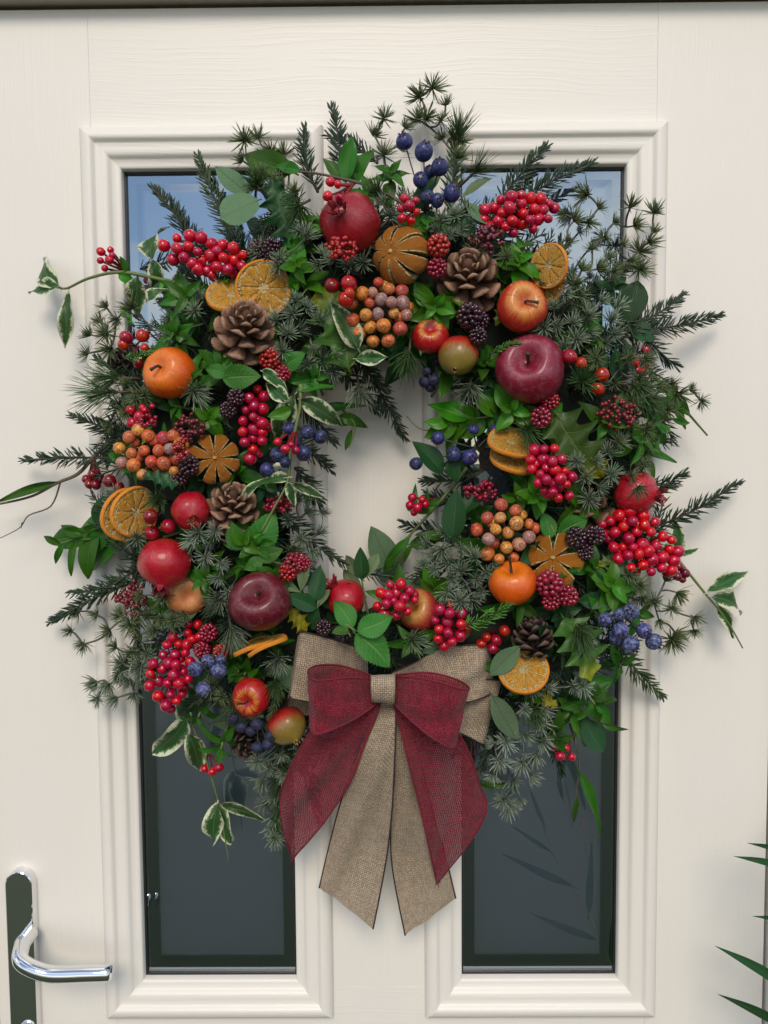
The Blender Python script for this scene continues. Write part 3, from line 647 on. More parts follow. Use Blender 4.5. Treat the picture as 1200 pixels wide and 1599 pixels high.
def slicemeshes():
    mb = MB(); pr = [(.91, -.10), (.97, -.105), (1.0, -.07), (1.0, .07), (.97, .105), (.91, .10), (.90, .06), (.90, -.06)]; n = 40; k = len(pr)
    vs_ = [(r * (1 + .02 * math.sin(3 * a_)) * math.cos(a_), r * (1 + .02 * math.sin(3 * a_)) * math.sin(a_), z + .085 * math.sin(2 * a_)) for a_ in [2 * PI * i / n for i in range(n)] for r, z in pr]
    mb.add(vs_, [(i * k + j, ((i + 1) % n) * k + j, ((i + 1) % n) * k + (j + 1) % k, i * k + (j + 1) % k) for i in range(n) for j in range(k)])
    rind = mb.mesh('rind', M['rind'])
    mb = MB(); pr = [(.0, .05), (.10, .072), (.16, .045), (.78, .045), (.86, .085), (.915, .09), (.915, -.09), (.86, -.085), (.78, -.045), (.0, -.045)]
    vs_ = [(r * math.cos(a_), r * math.sin(a_), z + .085 * math.sin(2 * a_) * r * r) for a_ in [2 * PI * i / n for i in range(n)] for r, z in pr]; k = len(pr)
    mb.add(vs_, [(i * k + j, ((i + 1) % n) * k + j, ((i + 1) % n) * k + j + 1, i * k + j + 1) for i in range(n) for j in range(k - 1)])
    pith = mb.mesh('pith', M['pith'])
    segs = []
    ns = 10
    for s_ in range(ns):
        a0 = 2 * PI * s_ / ns; mb = MB(); o = []
        for i in range(13):
            q = i / 12; a_ = (q - .5) * 2 * PI / ns * .86
            o.append((.84 - .05 * abs(2 * q - 1) ** 4, a_))
        inner = [(.46, PI / ns * .80), (.17, PI / ns * .45), (.17, -PI / ns * .45), (.46, -PI / ns * .80)]
        ol = o + inner; cx = .55
        def pt(r, a_, z):
            A_ = a0 + a_; return (r * math.cos(A_), r * math.sin(A_), z + .085 * math.sin(2 * A_) * r * r)
        m_ = len(ol); vs_ = []
        for z, sc in ((.052, 1.0), (.078, .93), (.070, .5)):
            vs_ += [pt(cx + (r - cx) * sc, a_ * sc, z) for r, a_ in ol]
        for z, sc in ((-.052, 1.0), (-.078, .93), (-.070, .5)):
            vs_ += [pt(cx + (r - cx) * sc, a_ * sc, z) for r, a_ in ol]
        fs = []
        for b0, b1, flip in ((0, m_, 0), (m_, 2 * m_, 0), (3 * m_, 4 * m_, 1), (4 * m_, 5 * m_, 1), (0, 3 * m_, 1)):
            for j in range(m_):
                q = (b0 + j, b0 + (j + 1) % m_, b1 + (j + 1) % m_, b1 + j); fs.append(q[::-1] if flip else q)
        fs += [tuple(range(2 * m_, 3 * m_)), tuple(range(5 * m_, 6 * m_))[::-1]]
        mb.add(vs_, fs); segs.append(mb.mesh('segment', M['flesh'], True))
    return rind, pith, segs
RIND, PITH, SEGS = slicemeshes()
def oslice(c, r, nrm, label, d=None, spin=0.0, group=None):
    d = rd(*c) + .012 if d is None else d; p = P(*c, d); rr = r * MPP(d)
    o = thing('orange_slice', p, label, 'orange slice', group); m = TRS(p, zframe(VA(c, nrm), spin), (rr, rr, rr * 1.0))
    ob('rind', RIND, o, m); pi_ = ob('pith', PITH, o, m)
    for s_ in SEGS: ob('segment', s_, o, m)
    return o
def dried_orange(c, r, ax, label, d=None, ns=8, gap=.20, flat=.86, spin=0.0, bulge=0.0):
    d = rd(*c) + .012 if d is None else d; p = P(*c, d); rr = r * MPP(d); SEED[0] += 1; rn = random.Random(SEED[0])
    o = thing('dried_orange', p, label, 'dried orange'); m = TRS(p, zframe(VA(c, ax), spin), rr)
    mb = MB(); lathe(mb, [(0, .62 * flat), (.45, .5 * flat), (.62, 0), (.45, -.5 * flat), (0, -.62 * flat)], 16); ob('core', mb.mesh('core', M['pith_dark']), o, m)
    for s_ in range(ns):
        a0 = 2 * PI * (s_ + rn.uniform(-.06, .06)) / ns; mb = MB(); nl_, na = 14, 7; SS = (-1, -.86, -.45, 0, .45, .86, 1)
        hw = lambda f: PI / ns - gap * max(0, math.sin(f)) ** .7 * .5 * rn_s
        rn_s = rn.uniform(.55, 1.25)
        def pt(f, s2, q):
            A_ = a0 + hw(f) * s2; wv = 1 + .03 * math.sin(5 * f + s_); puff = 1 - .07 * s2 * s2 + .03 * mnoise.noise(Vector((f * 2.5, A_ * 2.5, s_ + SEED[0]))) + bulge * math.sin(f) * .2
            dim = .10 * math.exp(-(f / .25) ** 2)
            return (math.sin(f) * math.cos(A_) * q * wv * puff, math.sin(f) * math.sin(A_) * q * wv * puff, (math.cos(f) * flat - dim) * (1 if q == 1 else .8))
        vs_ = []; fr0 = .03
        for q in (1, .72):
            for i in range(nl_ + 1):
                f = fr0 + (PI - 2 * fr0) * i / nl_
                for j in range(na): vs_.append(pt(f, SS[j], q))
        B0 = (nl_ + 1) * na; fo = []; fc_ = []
        for i in range(nl_):
            for j in range(na - 1): a_ = i * na + j; (fo if 0 < j < na - 2 or i in (0, nl_ - 1) else fc_).append((a_, a_ + na, a_ + na + 1, a_ + 1))
            for j in (0, na - 1): a_ = i * na + j; fc_.append((a_, a_ + na, B0 + a_ + na, B0 + a_))
            for j in range(na - 1): a_ = B0 + i * na + j; fc_.append((a_, a_ + 1, a_ + na + 1, a_ + na))
        mb.add(vs_, fo, None, 0); k0 = len(mb.v); mb.add(vs_, fc_, None, 1)
        ob('peel_segment', mb.mesh('peel_segment', [M['peel'], M['pith']]), o, m)
    mb = MB(); lathe(mb, [(0, .07), (.05, .06), (.075, .02), (.06, -.03), (0, -.05)], 8); ob('stalk_end', mb.mesh('stalk_end', M['pith']), o, m @ Matrix.Translation((0, 0, .86 * flat + .02)))
    return o
# berries
def berry_mat(name, col, rough=.22, mott=None, frost=0.0, frostc=(.5, .5, .6), coat=.3, hue=.012, tip=True):
    t = NT(name); g = t.n('TexCoord').outputs['Object']; oi = t.n('ObjectInfo'); rnd = oi.outputs['Random']
    gv = t.n('VectorMath', {0: g, 1: t.n('CombineXYZ', {0: t.math('MULTIPLY', rnd, 37.0), 1: t.math('MULTIPLY', rnd, 11.0), 2: 0.0}).outputs[0]}, operation='ADD').outputs[0]
    c = t.n('HueSaturation', {'Hue': t.math('ADD', .5 - hue, t.math('MULTIPLY', rnd, 2 * hue)), 'Saturation': 1.0, 'Value': t.math('ADD', .75, t.math('MULTIPLY', rnd, .5)), 'Color': col}).outputs[0]
    if mott:
        r2 = t.math('FRACT', t.math('MULTIPLY', rnd, 7.31)); c = t.ramp(r2, mott, 'LINEAR')
        nzv = t.noise(gv, 3.2, 5, .75); c = t.mix(t.math('MULTIPLY', t.sstep(nzv, .48, .60), .8), c, (.07, .032, .028))
        c = t.mix(t.math('MULTIPLY', t.sstep(t.noise(gv, 4.4, 5, .75), .52, .7), .5), c, (.55, .42, .36))
    if frost: c = t.mix(t.math('MULTIPLY', t.sstep(t.noise(gv, 3.0, 6, .75), .42, .72), frost), c, frostc)
    tipz = t.n('SeparateXYZ', {0: g}).outputs[2]; c = t.mix(t.math('MULTIPLY', t.sstep(tipz, .90, .97), .85 if tip else .0), c, (.03, .012, .01))
    blo = t.sstep(t.noise(gv, 1.4, 3, .6), .45, .75); c = t.mix(t.math('MULTIPLY', blo, .35), c, tuple(q * .45 for q in col))
    rg = t.math('ADD', rough, t.math('MULTIPLY', t.noise(gv, 3, 3), .2 if (mott or frost) else .05))
    return t.done(t.pbsdf(Base_Color=c, Roughness=rg, Coat_Weight=min(1.0, coat * 2.2), Coat_Roughness=.08, Specular_IOR_Level=.3))
M['b_red'] = berry_mat('berry_red', (.49, .002, .030), .22, hue=.010)
M['b_cherry'] = berry_mat('berry_cherry', (.38, .003, .010), .16)
M['b_wine'] = berry_mat('berry_wine', (.16, .004, .014), .2)
M['b_frost'] = berry_mat('berry_frosted', (.5, .2, .1), .4, mott=[(0, (.62, .05, .02)), (.25, (.74, .24, .02)), (.5, (.50, .02, .05)), (.7, (.78, .34, .03)), (.85, (.48, .22, .18)), (1, (.34, .22, .22))], coat=.15)
M['b_blue'] = berry_mat('berry_blue', (.018, .024, .105), .35, frost=.55, frostc=(.15, .18, .32), coat=.1)
M['b_bluefrost'] = berry_mat('berry_blue_iced', (.026, .036, .14), .45, frost=.75, frostc=(.38, .42, .58), coat=.0)
M['b_navy'] = berry_mat('berry_navy', (.015, .018, .05), .5, frost=.45, frostc=(.10, .12, .22), coat=.0)
M['rasp'] = berry_mat('raspberry', (.30, .004, .018), .2, coat=.4, tip=False)
M['black'] = berry_mat('blackberry', (.035, .006, .016), .22, coat=.4, tip=False)
M['sumac'] = berry_mat('sumac', (.30, .006, .02), .3, tip=False); M['sumac_dark'] = berry_mat('sumac_dark', (.14, .008, .018), .35, tip=False)
def ballmesh(name, mat, n=16, h=10, point=.0, eye=True):
    mb = MB(); pr = [(math.sin(PI * i / h) if 0 < i < h else 0, math.cos(PI * i / h) * (1 + (point if i == h else 0)) - (.12 if (i == 0 and eye) else 0)) for i in range(h + 1)]
    lathe(mb, pr, n, wob=lambda a, k: 1 + .035 * math.sin(2 * a + 1) + .02 * math.sin(3 * a)); return mb.mesh(name, mat)
BERRY = {k: ballmesh('berry', M[k]) for k in ('b_red', 'b_cherry', 'b_wine', 'b_frost', 'b_blue', 'b_bluefrost', 'b_navy')}
def berries(pts, label, mat='b_red', d=None, root=None, name='berry_cluster', cat='berries', stem='twig_red', stemr=.0008, extra=.018, calyx=False, dome=None, flat=.5):
    """pts: (px, py, radius px); stems run back to the root pixel"""
    cx = sum(q[0] for q in pts) / len(pts); cy = sum(q[1] for q in pts) / len(pts)
    root = root or (cx, cy); d0 = rd(cx, cy) + extra if d is None else d
    base = P(*root, d0 - .022); o = thing(name, base, label, cat); mb = MB()
    ext = max(12.0, max(math.hypot(q[0] - cx, q[1] - cy) for q in pts))
    for q in pts:
        k = math.hypot(q[0] - cx, q[1] - cy) / ext
        dd = d0 + (.010 * (1 - k * k) if dome is None else dome * (1 - k * k)) + RN.uniform(-.003, .003) + (q[3] if len(q) > 3 else 0)
        p = P(q[0], q[1], dd); rr = q[2] * MPP(dd)
        mid = (base * .45 + p * .55) + Vector((0, .004, 0))
        tube(mb, spline([base, mid, p], 3), [stemr * 1.2] * 3 + [stemr] * 4, 4)
        out_ = ((p - base).normalized() + V3(RN.uniform(-.6, .6), RN.uniform(-.6, .3), .4)).normalized()
        b = ob('berry', BERRY[mat], o, TRS(p, zframe(out_, RN.uniform(0, 6)), (rr * RN.uniform(.93, 1.05), rr, rr * RN.uniform(.9, 1.08))))
        if calyx:
            cm = MB()
            for j in range(5):
                a = 2 * PI * j / 5; spike(cm, Vector((.2 * math.cos(a), .2 * math.sin(a), .86)), Vector((math.cos(a) * .7, math.sin(a) * .7, .6)), Vector((-math.sin(a), math.cos(a), 0)), .42, .24)
            ob('calyx', CALYX, b, TRS(p, zframe(out_, 0), rr))
    ob('stem', mb.mesh('stem', M[stem]), o, Matrix.Identity(4))
    return o
cm = MB()
for j in range(5):
    a = 2 * PI * j / 5; spike(cm, Vector((.2 * math.cos(a), .2 * math.sin(a), .86)), Vector((math.cos(a) * .7, math.sin(a) * .7, .6)), Vector((-math.sin(a), math.cos(a), 0)), .42, .24)
CALYX = cm.mesh('calyx', M['b_navy'])
def blob(cx, cy, rx, ry, n, r, rot=0.0, seed=0, jit=.2, big=False):
    """n berry pixels packed in a turned ellipse"""
    rn = random.Random(seed); pts = []; tries = 0; gap = (1.95 if big else 1.78) * r; c, s = math.cos(R(rot)), math.sin(R(rot))
    while len(pts) < n and tries < 5000:
        tries += 1
        if tries % 700 == 0: gap *= .97
        a = rn.uniform(0, 6.2832); q = math.sqrt(rn.random()); u, v = q * math.cos(a) * (rx - r), q * math.sin(a) * (ry - r)
        x, y = cx + u * c - v * s, cy + u * s + v * c
        if all(math.hypot(x - p[0], y - p[1]) > gap for p in pts): pts.append((x, y, r * rn.uniform(1 - jit, 1 + jit), rn.uniform(-.006, .005)))
    k = len(pts) // 4
    for p in pts[:k]: pts.append((p[0] + r * .9, p[1] + r * .7, r * .95, -.010))
    return pts
def rasp(name, mat, seed):
    mb = MB(); rn = random.Random(seed); n = 46
    for i in range(n):
        zc = 1 - 2 * (i + .5) / n; a = i * 2.39996; rr = math.sqrt(1 - zc * zc); c = Vector((rr * math.cos(a) * .80, rr * math.sin(a) * .80, zc * .92)); s = .225 * rn.uniform(.88, 1.12)
        up = c.normalized(); f = zframe(up); vs_ = []; n2 = 7
        for f0 in (.0, .5, 1.0, 1.6):
            for j in range(n2): vs_.append(c + f @ Vector((math.sin(f0) * math.cos(2 * PI * j / n2), math.sin(f0) * math.sin(2 * PI * j / n2), math.cos(f0))) * s)
        fs = [(k * n2 + j, (k + 1) * n2 + j, (k + 1) * n2 + (j + 1) % n2, k * n2 + (j + 1) % n2) for k in range(3) for j in range(n2)]
        mb.add(vs_, fs)
    return mb.mesh(name, M[mat])
RASP = [rasp('raspberry', 'rasp', 1), rasp('raspberry', 'rasp', 2)]; BLACK = [rasp('blackberry', 'black', 3), rasp('blackberry', 'black', 4)]
M['sepal'] = simple('berry_sepal', (.09, .13, .045), .6, 0, .3, 200)
def brambles(pts, label, red=True, d=None, extra=.020):
    cx = sum(q[0] for q in pts) / len(pts); cy = sum(q[1] for q in pts) / len(pts); d0 = rd(cx, cy) + extra if d is None else d
    base = P(cx, cy, d0 - .025); nm = 'raspberry_pick' if red else 'blackberry_pick'
    o = thing(nm, base, label, 'raspberries' if red else 'blackberries'); mb = MB()
    for q in pts:
        p = P(q[0], q[1], d0 + RN.uniform(-.003, .004)); rr = q[2] * MPP(d0) * 1.02; tube(mb, [base, (base + p) / 2, p], .0011, 5)
        ax = ((p - base).normalized() * .7 + V3(RN.uniform(-.4, .4), RN.uniform(-.6, .4), .5)).normalized()
        b = ob('raspberry' if red else 'blackberry', RN.choice(RASP if red else BLACK), o, TRS(p, zframe(ax, RN.uniform(0, 6)), rr))
    ob('stem', mb.mesh('stem', M['twig_green']), o, Matrix.Identity(4)); return o
def sumac(c, rx, ry, label, dark=False, n=42, r=3.6, d=None, root=None, extra=.018):
    d = rd(*c) + extra if d is None else d; rn = random.Random(int(c[0] * 7 + c[1])); base = P(*(root or (c[0], c[1] + ry * .8)), d - .02)
    o = thing('berry_spray', base, label, 'berries'); mb = MB(); sb = MB(); prev = [base]
    for i in range(n):
        a = rn.uniform(0, 6.2832); q = math.sqrt(rn.random()); p = P(c[0] + rx * q * math.cos(a), c[1] + ry * q * math.sin(a), d + .010 * (1 - q * q) + rn.uniform(-.003, .003)); rr = r * MPP(d) * rn.uniform(.75, 1.25)
        k0 = len(mb.v); tmp = MB(); lathe(tmp, [(0, 1), (.7, .7), (1, 0), (.7, -.7), (0, -1)], 8); mb.add([p + Vector(v) * rr for v in tmp.v], tmp.f)
        nr = min(prev, key=lambda w_: (w_ - p).length); tube(sb, [nr, p], .00055, 3, cap=False)
        if i % 5 == 0: prev.append((nr + p) / 2)
    ob('stem', sb.mesh('stem', M['twig_red' if not dark else 'twig_dark']), o, Matrix.Identity(4))
    ob('tiny_berries', mb.mesh('tiny_berries', M['sumac_dark' if dark else 'sumac']), o, Matrix.Identity(4), kind='stuff'); return o
# ------------------------------------------------------------------ the wreath's body
mb = MB(); rr0, n1, n2 = 300, 72, 10; vs_ = []
for i in range(n1):
    a = 2 * PI * i / n1; c = P(HC[0] + rr0 * math.cos(a), HC[1] + rr0 * 1.03 * math.sin(a), .036); o_ = (c - P(*HC, .036)).normalized()
    for j in range(n2):
        b = 2 * PI * j / n2; k = .030 * (1 + .12 * math.sin(a * 17 + j)); vs_.append(c + o_ * math.cos(b) * k * 2.2 + Vector((0, -1, 0)) * math.sin(b) * k)
mb.add(vs_, [(i * n2 + j, ((i + 1) % n1) * n2 + j, ((i + 1) % n1) * n2 + (j + 1) % n2, i * n2 + (j + 1) % n2) for i in range(n1) for j in range(n2)])
ob('ring', mb.mesh('ring', simple('twig_and_moss_ring', (.012, .018, .010), .9, 0, .4, 150)), wreath, Matrix.Identity(4))
gm = MB(); rg = random.Random(3)
for i in range(420):
    a = rg.uniform(0, 2 * PI); rr = 190 + 270 * math.sqrt(rg.random()) if i > 60 else rg.uniform(150, 260)
    rr = min(rr, 425); c = (HC[0] + rr * math.cos(a), HC[1] + rr * math.sin(a)); dr = a + rg.gauss(0, .8) + (PI if rr < 205 and rg.random() < .5 else 0)
    ln = rg.uniform(60, 95); e = (c[0] + ln * math.cos(dr), c[1] + ln * math.sin(dr))
    re = math.hypot(e[0] - HC[0], e[1] - HC[1])
    if re < 165 or re > 470: continue
    da, db = rd(*c) * rg.uniform(.55, .8), rd(*e) * rg.uniform(.5, .85) + .008
    m_ = firmesh(P(*c, da), P(*e, db), 27 * MPP(da), 2.0 * MPP(da), 'fir', .6, 500 + i)
    vv = [v.co[:] for v in m_.vertices]; gm.add(vv, [tuple(q.vertices) for q in m_.polygons], [(rg.uniform(.2, 1.6), rg.uniform(.2, 1.0))] * len(vv)); bpy.data.meshes.remove(m_)
ob('greenery', gm.mesh('greenery', M['fir']), wreath, Matrix.Identity(4), kind='stuff')
# fir sprigs that stick out, base pixel to tip pixel
for a, b in [((300, 400), (237, 290)), ((497, 300), (476, 195)), ((530, 285), (517, 162)), ((590, 255), (512, 208)), ((770, 330), (856, 224)), ((800, 330), (929, 250)),
             ((950, 530), (1072, 456)), ((960, 515), (1128, 487)), ((975, 500), (1057, 569)), ((880, 490), (1000, 405)), ((215, 690), (112, 648)), ((200, 715), (32, 715)),
             ((985, 835), (1158, 750)), ((985, 775), (1068, 738)), ((225, 880), (104, 925)), ((235, 900), (72, 972)), ((555, 545), (634, 684)), ((530, 560), (590, 640)),
             ((455, 620), (523, 690)), ((440, 690), (520, 735)), ((445, 800), (535, 878)), ((730, 830), (628, 815)), ((755, 735), (660, 748)), ((740, 790), (668, 770)),
             ((850, 1080), (882, 1212)), ((800, 1090), (750, 1200)), ((450, 1120), (500, 1290)), ((360, 1060), (290, 1110)), ((830, 1080), (760, 1150)), ((300, 540), (330, 610)),
             ((230, 620), (150, 560)), ((700, 880), (650, 905)), ((700, 900), (668, 940)), ((220, 420), (300, 400)), ((430, 330), (400, 380)), ((560, 560), (600, 610)), ((460, 730), (500, 790))]:
    fir(a, b, nl=30 if a[0] > 700 and a[1] < 600 else 27)
for a, b in [((385, 405), (308, 238)), ((955, 985), (1040, 1088)), ((250, 1000), (180, 1050)), ((700, 330), (712, 215)), ((430, 1130), (432, 1315)), ((560, 545), (540, 585))]:
    fir(a, b, nl=30, mat='fir_olive')
for a, b, l in [((735, 985), (800, 940), 19), ((720, 980), (765, 955), 17), ((765, 555), (812, 535), 12), ((195, 560), (235, 548), 13), ((440, 1070), (420, 1120), 16), ((210, 510), (190, 490), 14), ((240, 660), (225, 690), 12)]:
    fir(a, b, rd(*a) + .018, rd(*b) + .028, nl=l, wd=2.2, mat='fir_bright' if l < 20 and a[0] != 440 else 'fir_olive', dens=1.3, flat=1.2)
# long-needled tufts
for c, dr, r_, mt in [((188, 612), (-1, .05, .3), 72, 'pine'), ((190, 590), (-1, .0, .5), 50, 'pine'), ((640, 545), (-.1, 1, .6), 52, 'pine'), ((905, 600), (.1, -.2, 1.2), 50, 'pine'), ((985, 600), (.3, .2, .8), 48, 'pine'),
                      ((825, 668), (-.2, .3, 1), 46, 'pine'), ((345, 935), (0, -.1, 1.3), 44, 'pine_frost'), ((360, 975), (.3, .8, .9), 52, 'pine_frost'), ((435, 1025), (0, .3, 1.2), 40, 'pine_frost'), ((252, 782), (-.1, -.1, 1.2), 40, 'pine'),
                      ((900, 975), (.2, .5, .9), 50, 'pine'), ((735, 600), (-.1, .5, .8), 48, 'pine_frost'), ((300, 610), (.5, .2, .9), 46, 'pine_frost'), ((455, 860), (.3, .1, .9), 40, 'pine'), ((715, 225), (.1, -1, .5), 50, 'pine'),
                      ((735, 275), (.6, -.4, .6), 46, 'pine'), ((470, 320), (-.2, .4, .8), 50, 'pine'), ((400, 295), (.2, -.4, .9), 40, 'pine'), ((830, 1100), (.0, .4, .9), 44, 'pine'), ((430, 1060), (.2, .3, 1), 38, 'pine'),
                      ((560, 600), (.1, .6, .6), 44, 'pine_frost'), ((470, 760), (.5, .1, .8), 44, 'pine'), ((1000, 620), (.4, .3, .6), 44, 'pine'), ((640, 1000), (.3, -.2, .9), 40, 'pine_frost'), ((590, 310), (0, -.4, .8), 40, 'pine')]:
    pinetuft(c, dr, r_, mat=mt)
# star-tufted larch sprigs
for root, tf, mt in [
    ((470, 330), [(382, 218), (403, 213), (378, 250), (422, 236), (442, 240), (408, 268), (432, 288), (452, 268), (460, 300), (395, 290)], 'larch_olive'),
    ((610, 290), [(600, 183), (584, 210), (634, 198), (622, 228), (600, 240)], 'larch_olive'),
    ((670, 290), [(655, 150), (677, 136), (696, 162), (666, 184), (690, 186), (652, 186), (708, 214), (722, 222), (690, 215), (716, 245)], 'larch_olive'),
    ((860, 430), [(915, 303), (936, 324), (985, 322), (960, 347), (992, 352), (1022, 330), (1022, 361), (1016, 378), (1000, 392), (975, 382), (945, 372), (920, 348), (898, 343), (888, 377), (925, 387), (950, 402), (986, 407), (1000, 420), (910, 420), (880, 335), (935, 420), (960, 425), (870, 395), (900, 445)], 'larch_olive'),
    ((880, 540), [(865, 480), (885, 460), (905, 480), (870, 510), (895, 502), (920, 492), (940, 470), (955, 500), (925, 520), (900, 530), (850, 540), (880, 545), (960, 522), (945, 536), (848, 512), (965, 480)], 'larch'),
    ((700, 400), [(690, 345), (712, 335), (700, 366), (680, 358), (722, 358), (735, 345)], 'larch'),
    ((560, 430), [(520, 405), (545, 415), (566, 410), (495, 415), (505, 395)], 'larch'),
    ((470, 570), [(455, 490), (480, 480), (500, 500), (470, 515), (510, 530), (490, 545), (450, 520), (440, 550), (480, 568), (505, 562), (520, 580), (462, 470), (430, 500), (525, 552)], 'larch'),
    ((260, 540), [(165, 478), (182, 500), (165, 520), (140, 522), (135, 552), (172, 546), (205, 480), (155, 500)], 'larch_olive'),
    ((280, 980), [(110, 985), (130, 1006), (150, 960), (186, 960), (170, 985), (202, 975), (218, 992), (180, 1010), (206, 1020), (120, 955), (230, 960), (240, 985)], 'larch_olive'),
    ((280, 1020), [(150, 1066), (152, 1092), (182, 1090), (187, 1052), (202, 1062), (217, 1042), (190, 1035), (230, 1022), (170, 1070), (225, 1065), (210, 1085), (240, 1045)], 'larch'),
    ((340, 830), [(300, 845), (326, 850), (346, 880), (320, 872), (340, 905), (358, 925), (310, 833), (290, 865), (335, 830)], 'larch_frost'),
    ((440, 820), [(480, 800), (500, 832), (470, 842), (490, 862), (465, 780), (450, 812), (505, 800)], 'larch'),
    ((760, 900), [(665, 850), (690, 860), (700, 880), (720, 890), (680, 890), (740, 870), (706, 905), (726, 916), (745, 905), (760, 895), (700, 926), (680, 870), (695, 832), (772, 880), (720, 860), (735, 936), (660, 880), (752, 925), (705, 850), (718, 940)], 'larch'),
    ((900, 760), [(930, 720), (915, 746), (936, 760), (900, 720), (955, 740), (950, 705), (968, 690), (920, 780), (890, 745)], 'larch'),
    ((1000, 640), [(1080, 608), (1096, 627), (1050, 600), (1060, 616), (1022, 635), (1030, 610), (1045, 640)], 'larch_olive'),
    ((980, 930), [(1040, 905), (1060, 926), (1050, 950), (1086, 965), (1085, 986), (1056, 990), (1030, 970), (1022, 940), (1050, 1000)], 'larch_olive'),
    ((820, 1080), [(800, 1130), (820, 1150), (790, 1160), (836, 1180), (815, 1192), (780, 1190), (830, 1212), (800, 1222), (812, 1250), (786, 1250), (795, 1262), (850, 1160), (770, 1212), (820, 1110), (845, 1130), (770, 1160)], 'larch_frost'),
    ((440, 1120), [(420, 1200), (440, 1180), (410, 1220), (430, 1240), (430, 1276), (426, 1296), (442, 1212), (462, 1195), (430, 1310), (400, 1190), (415, 1255), (470, 1170)], 'larch'),
    ((940, 590), [(930, 560), (985, 560), (960, 600), (1000, 590), (1010, 560)], 'larch_olive')]:
    larch(root, tf, mt, r=23)
# leafy sprigs
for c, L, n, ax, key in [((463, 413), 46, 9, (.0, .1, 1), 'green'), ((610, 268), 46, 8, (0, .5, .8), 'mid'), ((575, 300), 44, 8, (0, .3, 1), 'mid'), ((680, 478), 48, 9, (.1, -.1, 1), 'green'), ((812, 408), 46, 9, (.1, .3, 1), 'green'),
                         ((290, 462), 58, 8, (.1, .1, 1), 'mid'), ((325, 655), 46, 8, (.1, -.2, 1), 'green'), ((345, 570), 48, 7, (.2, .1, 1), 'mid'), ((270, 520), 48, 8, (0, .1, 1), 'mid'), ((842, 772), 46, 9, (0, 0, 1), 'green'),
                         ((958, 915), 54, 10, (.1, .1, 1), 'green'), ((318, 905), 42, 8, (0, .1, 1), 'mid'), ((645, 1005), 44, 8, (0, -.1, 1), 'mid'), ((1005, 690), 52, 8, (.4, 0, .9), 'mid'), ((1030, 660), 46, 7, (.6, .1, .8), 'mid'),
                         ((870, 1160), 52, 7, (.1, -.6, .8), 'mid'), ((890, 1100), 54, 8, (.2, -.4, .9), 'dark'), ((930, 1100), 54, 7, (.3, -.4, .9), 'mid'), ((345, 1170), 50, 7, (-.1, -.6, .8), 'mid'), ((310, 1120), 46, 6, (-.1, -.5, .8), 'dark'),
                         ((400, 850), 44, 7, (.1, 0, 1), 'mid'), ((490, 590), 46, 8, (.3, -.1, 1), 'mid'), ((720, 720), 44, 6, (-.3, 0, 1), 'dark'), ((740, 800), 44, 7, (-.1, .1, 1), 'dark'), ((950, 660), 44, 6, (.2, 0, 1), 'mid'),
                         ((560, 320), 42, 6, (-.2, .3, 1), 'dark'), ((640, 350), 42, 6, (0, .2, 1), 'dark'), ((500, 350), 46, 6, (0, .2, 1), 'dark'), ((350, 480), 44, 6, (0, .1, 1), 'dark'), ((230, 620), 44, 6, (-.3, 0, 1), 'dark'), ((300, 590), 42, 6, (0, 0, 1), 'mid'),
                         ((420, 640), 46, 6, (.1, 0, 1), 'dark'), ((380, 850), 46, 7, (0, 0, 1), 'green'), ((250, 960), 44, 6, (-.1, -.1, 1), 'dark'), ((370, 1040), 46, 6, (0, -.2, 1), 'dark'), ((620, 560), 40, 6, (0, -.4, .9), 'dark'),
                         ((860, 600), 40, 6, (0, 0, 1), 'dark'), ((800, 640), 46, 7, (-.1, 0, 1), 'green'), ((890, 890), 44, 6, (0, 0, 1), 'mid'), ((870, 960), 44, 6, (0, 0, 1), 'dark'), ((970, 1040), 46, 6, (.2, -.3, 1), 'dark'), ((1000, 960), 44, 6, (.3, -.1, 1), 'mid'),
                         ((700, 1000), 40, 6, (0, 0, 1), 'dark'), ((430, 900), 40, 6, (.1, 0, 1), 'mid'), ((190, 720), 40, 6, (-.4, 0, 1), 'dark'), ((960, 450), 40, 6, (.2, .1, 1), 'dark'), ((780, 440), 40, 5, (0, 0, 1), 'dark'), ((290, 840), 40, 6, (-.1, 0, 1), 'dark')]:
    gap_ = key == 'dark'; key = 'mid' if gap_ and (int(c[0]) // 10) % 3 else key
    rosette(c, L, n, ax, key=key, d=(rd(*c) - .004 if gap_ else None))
rq = random.Random(21); spots = []
while len(spots) < 46:
    a = rq.uniform(0, 2 * PI); q = rq.uniform(190, 400); c = (HC[0] + q * math.cos(a), HC[1] + q * math.sin(a))
    if 440 < c[0] < 790 and c[1] > 960: continue
    if all(math.hypot(c[0] - e[0], c[1] - e[1]) > 52 for e in spots): spots.append(c)
for i, c in enumerate(spots):
    o_ = ((c[0] - HC[0]) / 300, -(c[1] - HC[1]) / 300)
    rosette(c, rq.uniform(44, 62), rq.choice((6, 7, 8)), (o_[0] * .5 + rq.uniform(-.3, .3), o_[1] * .5 + rq.uniform(-.2, .4), .9), key=('mid', 'green', 'mid', 'dark')[i % 4], d=rd(*c) + rq.uniform(-.006, .006))
